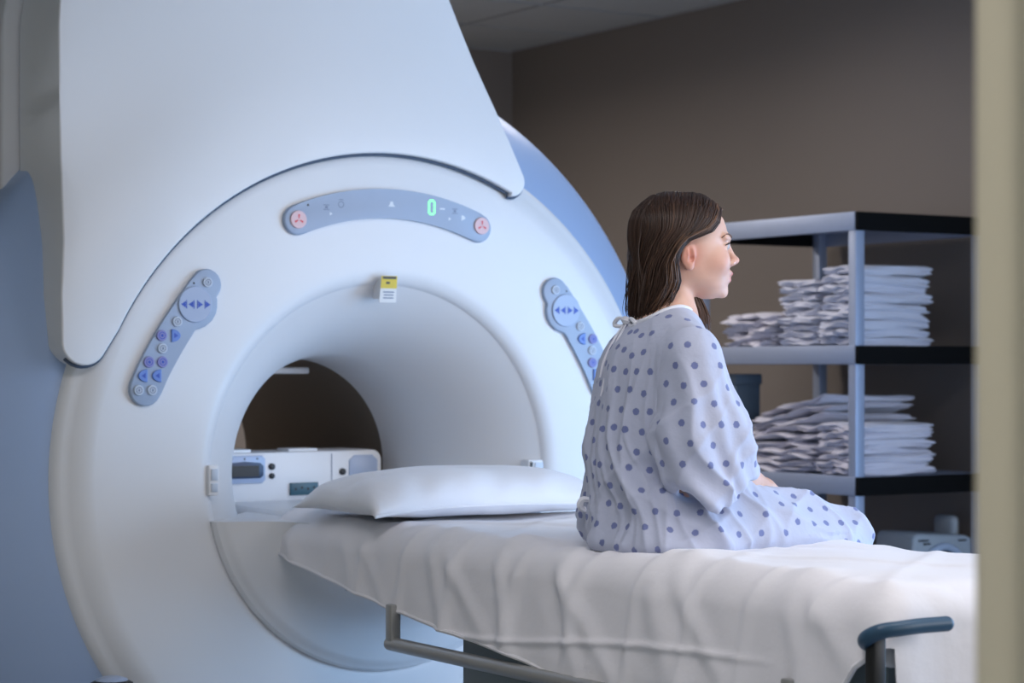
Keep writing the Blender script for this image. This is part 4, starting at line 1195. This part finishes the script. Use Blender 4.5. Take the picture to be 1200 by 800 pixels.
#@@P1
# ------------------------------------------------------------------ steel rack with towels
rk = empty('shelf_rack', (2.33, .84, 0)); tag(rk, 'steel shelving rack with black end bars against the taupe wall', 'shelf')
RX0, RX1, RY0, RY1 = 2.03, 2.63, .39, 1.29
for (x, y) in ((RX0, RY0), (RX1-.04, RY0), (RX0, RY1-.04), (RX1-.04, RY1-.04)):
    box('post', x, x+.04, y, y+.04, 0, 1.775, M['rack'], rk, .004)
SHZ = [1.782, 1.332, .889, .45, .12]
for z in SHZ:
    sh = box('shelf', RX0+.008, RX1-.008, RY0+.008, RY1-.008, z-.014, z, M['rack'], rk)
    box('side_beam', RX0-.004, RX0+.008, RY0+.002, RY1, z-.062, z+.001, M['rack'], sh, .003)
    box('side_beam', RX1-.008, RX1+.004, RY0+.002, RY1, z-.062, z+.001, M['rack'], sh, .003)
    box('end_bar', RX0-.002, RX1, RY0-.014, RY0+.001, z-.062, z+.0005, M['rackblack'], sh, .003)
    box('end_bar', RX0-.002, RX1, RY1-.001, RY1+.012, z-.062, z+.0005, M['rackblack'], sh, .003)

M['towel'] = mat('towel_cotton', (194, 197, 212), 0.9, bump=0.08, bscale=90, sheen=0.3, noise=0.03, nscale=14)
M['linen'] = mat('linen_cotton', (200, 199, 212), 0.9, bump=0.10, bscale=70, sheen=0.3, noise=0.04, nscale=10)
def towel_mesh(lx, ly, h, seed, layers=2, messy=0.0):
    """folded cloth: rounded slab with layered sides, local origin at its base centre"""
    r = np.random.default_rng(seed)
    nc, na = 40, 18
    V = []; Fc = []
    ph = r.random(8)*6.28
    amp = .0022+.006*messy; droop = r.random()*.5
    for j in range(na):
        v = -1+2*j/(na-1)
        yend = abs(v)
        for i in range(nc):
            a = 2*math.pi*i/nc
            cx_, cz_ = math.cos(a), math.sin(a)
            p = .28
            sx = math.copysign(abs(cx_)**p, cx_); sz = math.copysign(abs(cz_)**(.55), cz_)
            x = sx*lx/2; z = (sz*.5+.5)*h
            zr = sz*.5+.5
            edge = min(1.0, max(0, abs(sx)-.9)*10)
            lay = abs(math.sin(math.pi*layers*zr+.3*math.sin(v*4+ph[0])))
            x -= math.copysign(edge*(1-lay)*.010, x)
            x += amp*2.0*math.sin(5*zr+v*3+ph[1])*edge-math.copysign(.16*h*(2*zr-1)**2*edge, x)
            y = v*ly/2*(1-.035*(1-lay)*(zr > .02))+amp*1.6*math.sin(6*zr+sx*2+ph[2])*(yend**6)
            z += amp*math.sin(v*4+ph[3]+sx*2)+amp*.6*math.sin(v*9+sx*5+ph[4])
            z -= .15*h*(max(0, abs(sx)-.8)*5)**2*(1 if zr > .3 else .0)*.2*(1+math.sin(v*5+ph[5]))
            z -= droop*max(0, sx*.5+.1)**2*h*2.2
            if yend > .96: z = (z-.5*h)*.86+.5*h
            V.append((x, y, z))
    for j in range(na-1):
        for i in range(nc):
            Fc.append((j*nc+i, (j+1)*nc+i, (j+1)*nc+(i+1) % nc, j*nc+(i+1) % nc))
    c0 = len(V); V.append((0, -ly/2, h/2)); V.append((0, ly/2, h/2))
    for i in range(nc):
        Fc.append((c0, i, (i+1) % nc)); Fc.append((c0+1, (na-1)*nc+(i+1) % nc, (na-1)*nc+i))
    me = np_mesh('folded_towel', V, Fc, True, 60)
    b = bmesh.new(); b.from_mesh(me); bmesh.ops.recalc_face_normals(b, faces=b.faces); b.to_mesh(me); b.free()
    return me
ORD = ['bottom', 'second', 'third', 'fourth', 'fifth', 'sixth', 'seventh', 'eighth', 'ninth', 'tenth', 'eleventh', 'twelfth']
def stack(n, x0, x1, y0, y1, z0, h, where, group, material, seed, messy=0.0, tilt=None, name='folded_towel', layers=2, jit=.010):
    r = random.Random(seed); z = z0
    for k in range(n):
        hh = h*(.9+.25*r.random())
        lx = (x1-x0)*(.93+.07*r.random()); ly = (y1-y0)*(.93+.06*r.random())
        if tilt and k >= tilt[0]: pass
        me = towel_mesh(lx, ly, hh, seed*50+k, layers, messy)
        me.materials.append(material)
        o = bpy.data.objects.new(name, me); COL.objects.link(o)
        o.location = ((x0+x1)/2+r.uniform(-jit, jit), (y0+y1)/2+r.uniform(-jit, jit)*.6, z)
        o.rotation_euler = (0, 0, r.uniform(-.05, .05)*(1+2*messy))
        if tilt:
            w = max(0, (k-tilt[0]+1))/max(1, n-tilt[0])
            o.rotation_euler[0] = -tilt[1]*w; o.location.z += tilt[2]*w; o.location.y -= tilt[3]*w; o.location.x += tilt[4]*w
        pos = 'topmost' if k == n-1 else (ORD[k]+(' from the bottom' if k else 'most').replace('bottommost', 'bottommost'))
        if k == 0: pos = 'bottommost'
        tag(o, f'folded white {"towel" if "towel" in name else "gown"}, {pos} in {where}', 'towel' if 'towel' in name else 'gown', group)
        z += hh*.93
g1 = 'folded towels on the upper shelf'; g2 = 'folded linens on the lower shelf'
stack(9, 2.055, 2.425, .435, .612, 1.3335, .0315, 'the corner stack, upper shelf', g1, M['towel'], 3, messy=.22, jit=.016)
stack(9, 2.06, 2.36, .635, .845, 1.3335, .0275, 'the middle stack, upper shelf', g1, M['towel'], 5, layers=2, jit=.009, messy=.12)
stack(5, 2.06, 2.38, .875, 1.16, 1.3335, .025, 'the low pile, upper shelf', g1, M['linen'], 8, messy=.7)
stack(7, 2.055, 2.43, .435, .635, .8905, .0265, 'the corner stack, lower shelf', g2, M['linen'], 13, messy=.35)
stack(10, 2.06, 2.50, .665, 1.06, .8905, .0215, 'the slanting pile, lower shelf', g2, M['linen'], 21, messy=.6, tilt=(5, .19, .035, .05, .03), name='folded_gown')

# blue storage box at the far end of the lower shelf
sb = empty('storage_box', (2.14, 1.16, .8905)); tag(sb, 'dull blue box behind the linens at the far end of the rack', 'box')
M['boxblue'] = mat('box_blue', (74, 90, 106), 0.6)
box('body', 2.085, 2.20, 1.115, 1.235, .8905, 1.20, M['boxblue'], sb, .008)
box('lid', 2.08, 2.205, 1.11, 1.24, 1.195, 1.235, M['boxblue'], sb, .006)

# grey imaging coil on the low shelf
cq = empty('imaging_coil', (2.44, .52, .4505)); tag(cq, 'grey plastic imaging coil with a round opening on the low shelf', 'coil')
def coil_poly():
    out = [(2.285, .4505), (2.325, .65)]
    for k in range(5): a = math.radians(170-80*k/4); out.append((2.352+.028*math.cos(a), .657+.028*math.sin(a)))
    out += [(2.57, .672), (2.60, .66), (2.61, .4505)]
    return out
link_mesh('shell', bm_mesh('shell', plate_bm(coil_poly(), .43, .62, .012, 3), True, 40), M['coil'], cq)
ring = [(2.46+.085*math.cos(a), .424, .560+.076*math.sin(a)) for a in np.linspace(-.3, math.pi+.3, 22)]
link_mesh('collar', tube_mesh('collar', ring, .014, 10), M['panelgrey'], cq)
link_mesh('opening', bm_mesh('opening', plate_bm(disc_poly(2.46, .560, .066, 24, 1.1), .4275, .432)), M['dark'], cq)
for (x, z, w) in ((2.37, .660, .05), (2.385, .648, .035), (2.55, .655, .04)): decal('print', [(rect(x, z, w, .006), 0)], [M['dark']], cq, y=.4285)
box('backrest', 2.575, 2.615, .50, .61, .655, .735, M['coil'], cq, .02, 3)
ck = empty('cable_box', (2.13, .47, .4505)); tag(ck, 'small pale plastic case on the low shelf beside the coil', 'case')
box('body', 2.055, 2.155, .44, .60, .4505, .615, M['coil'], ck, .012, 3)
box('lid', 2.05, 2.16, .435, .605, .608, .636, M['btn'], ck, .010, 3)
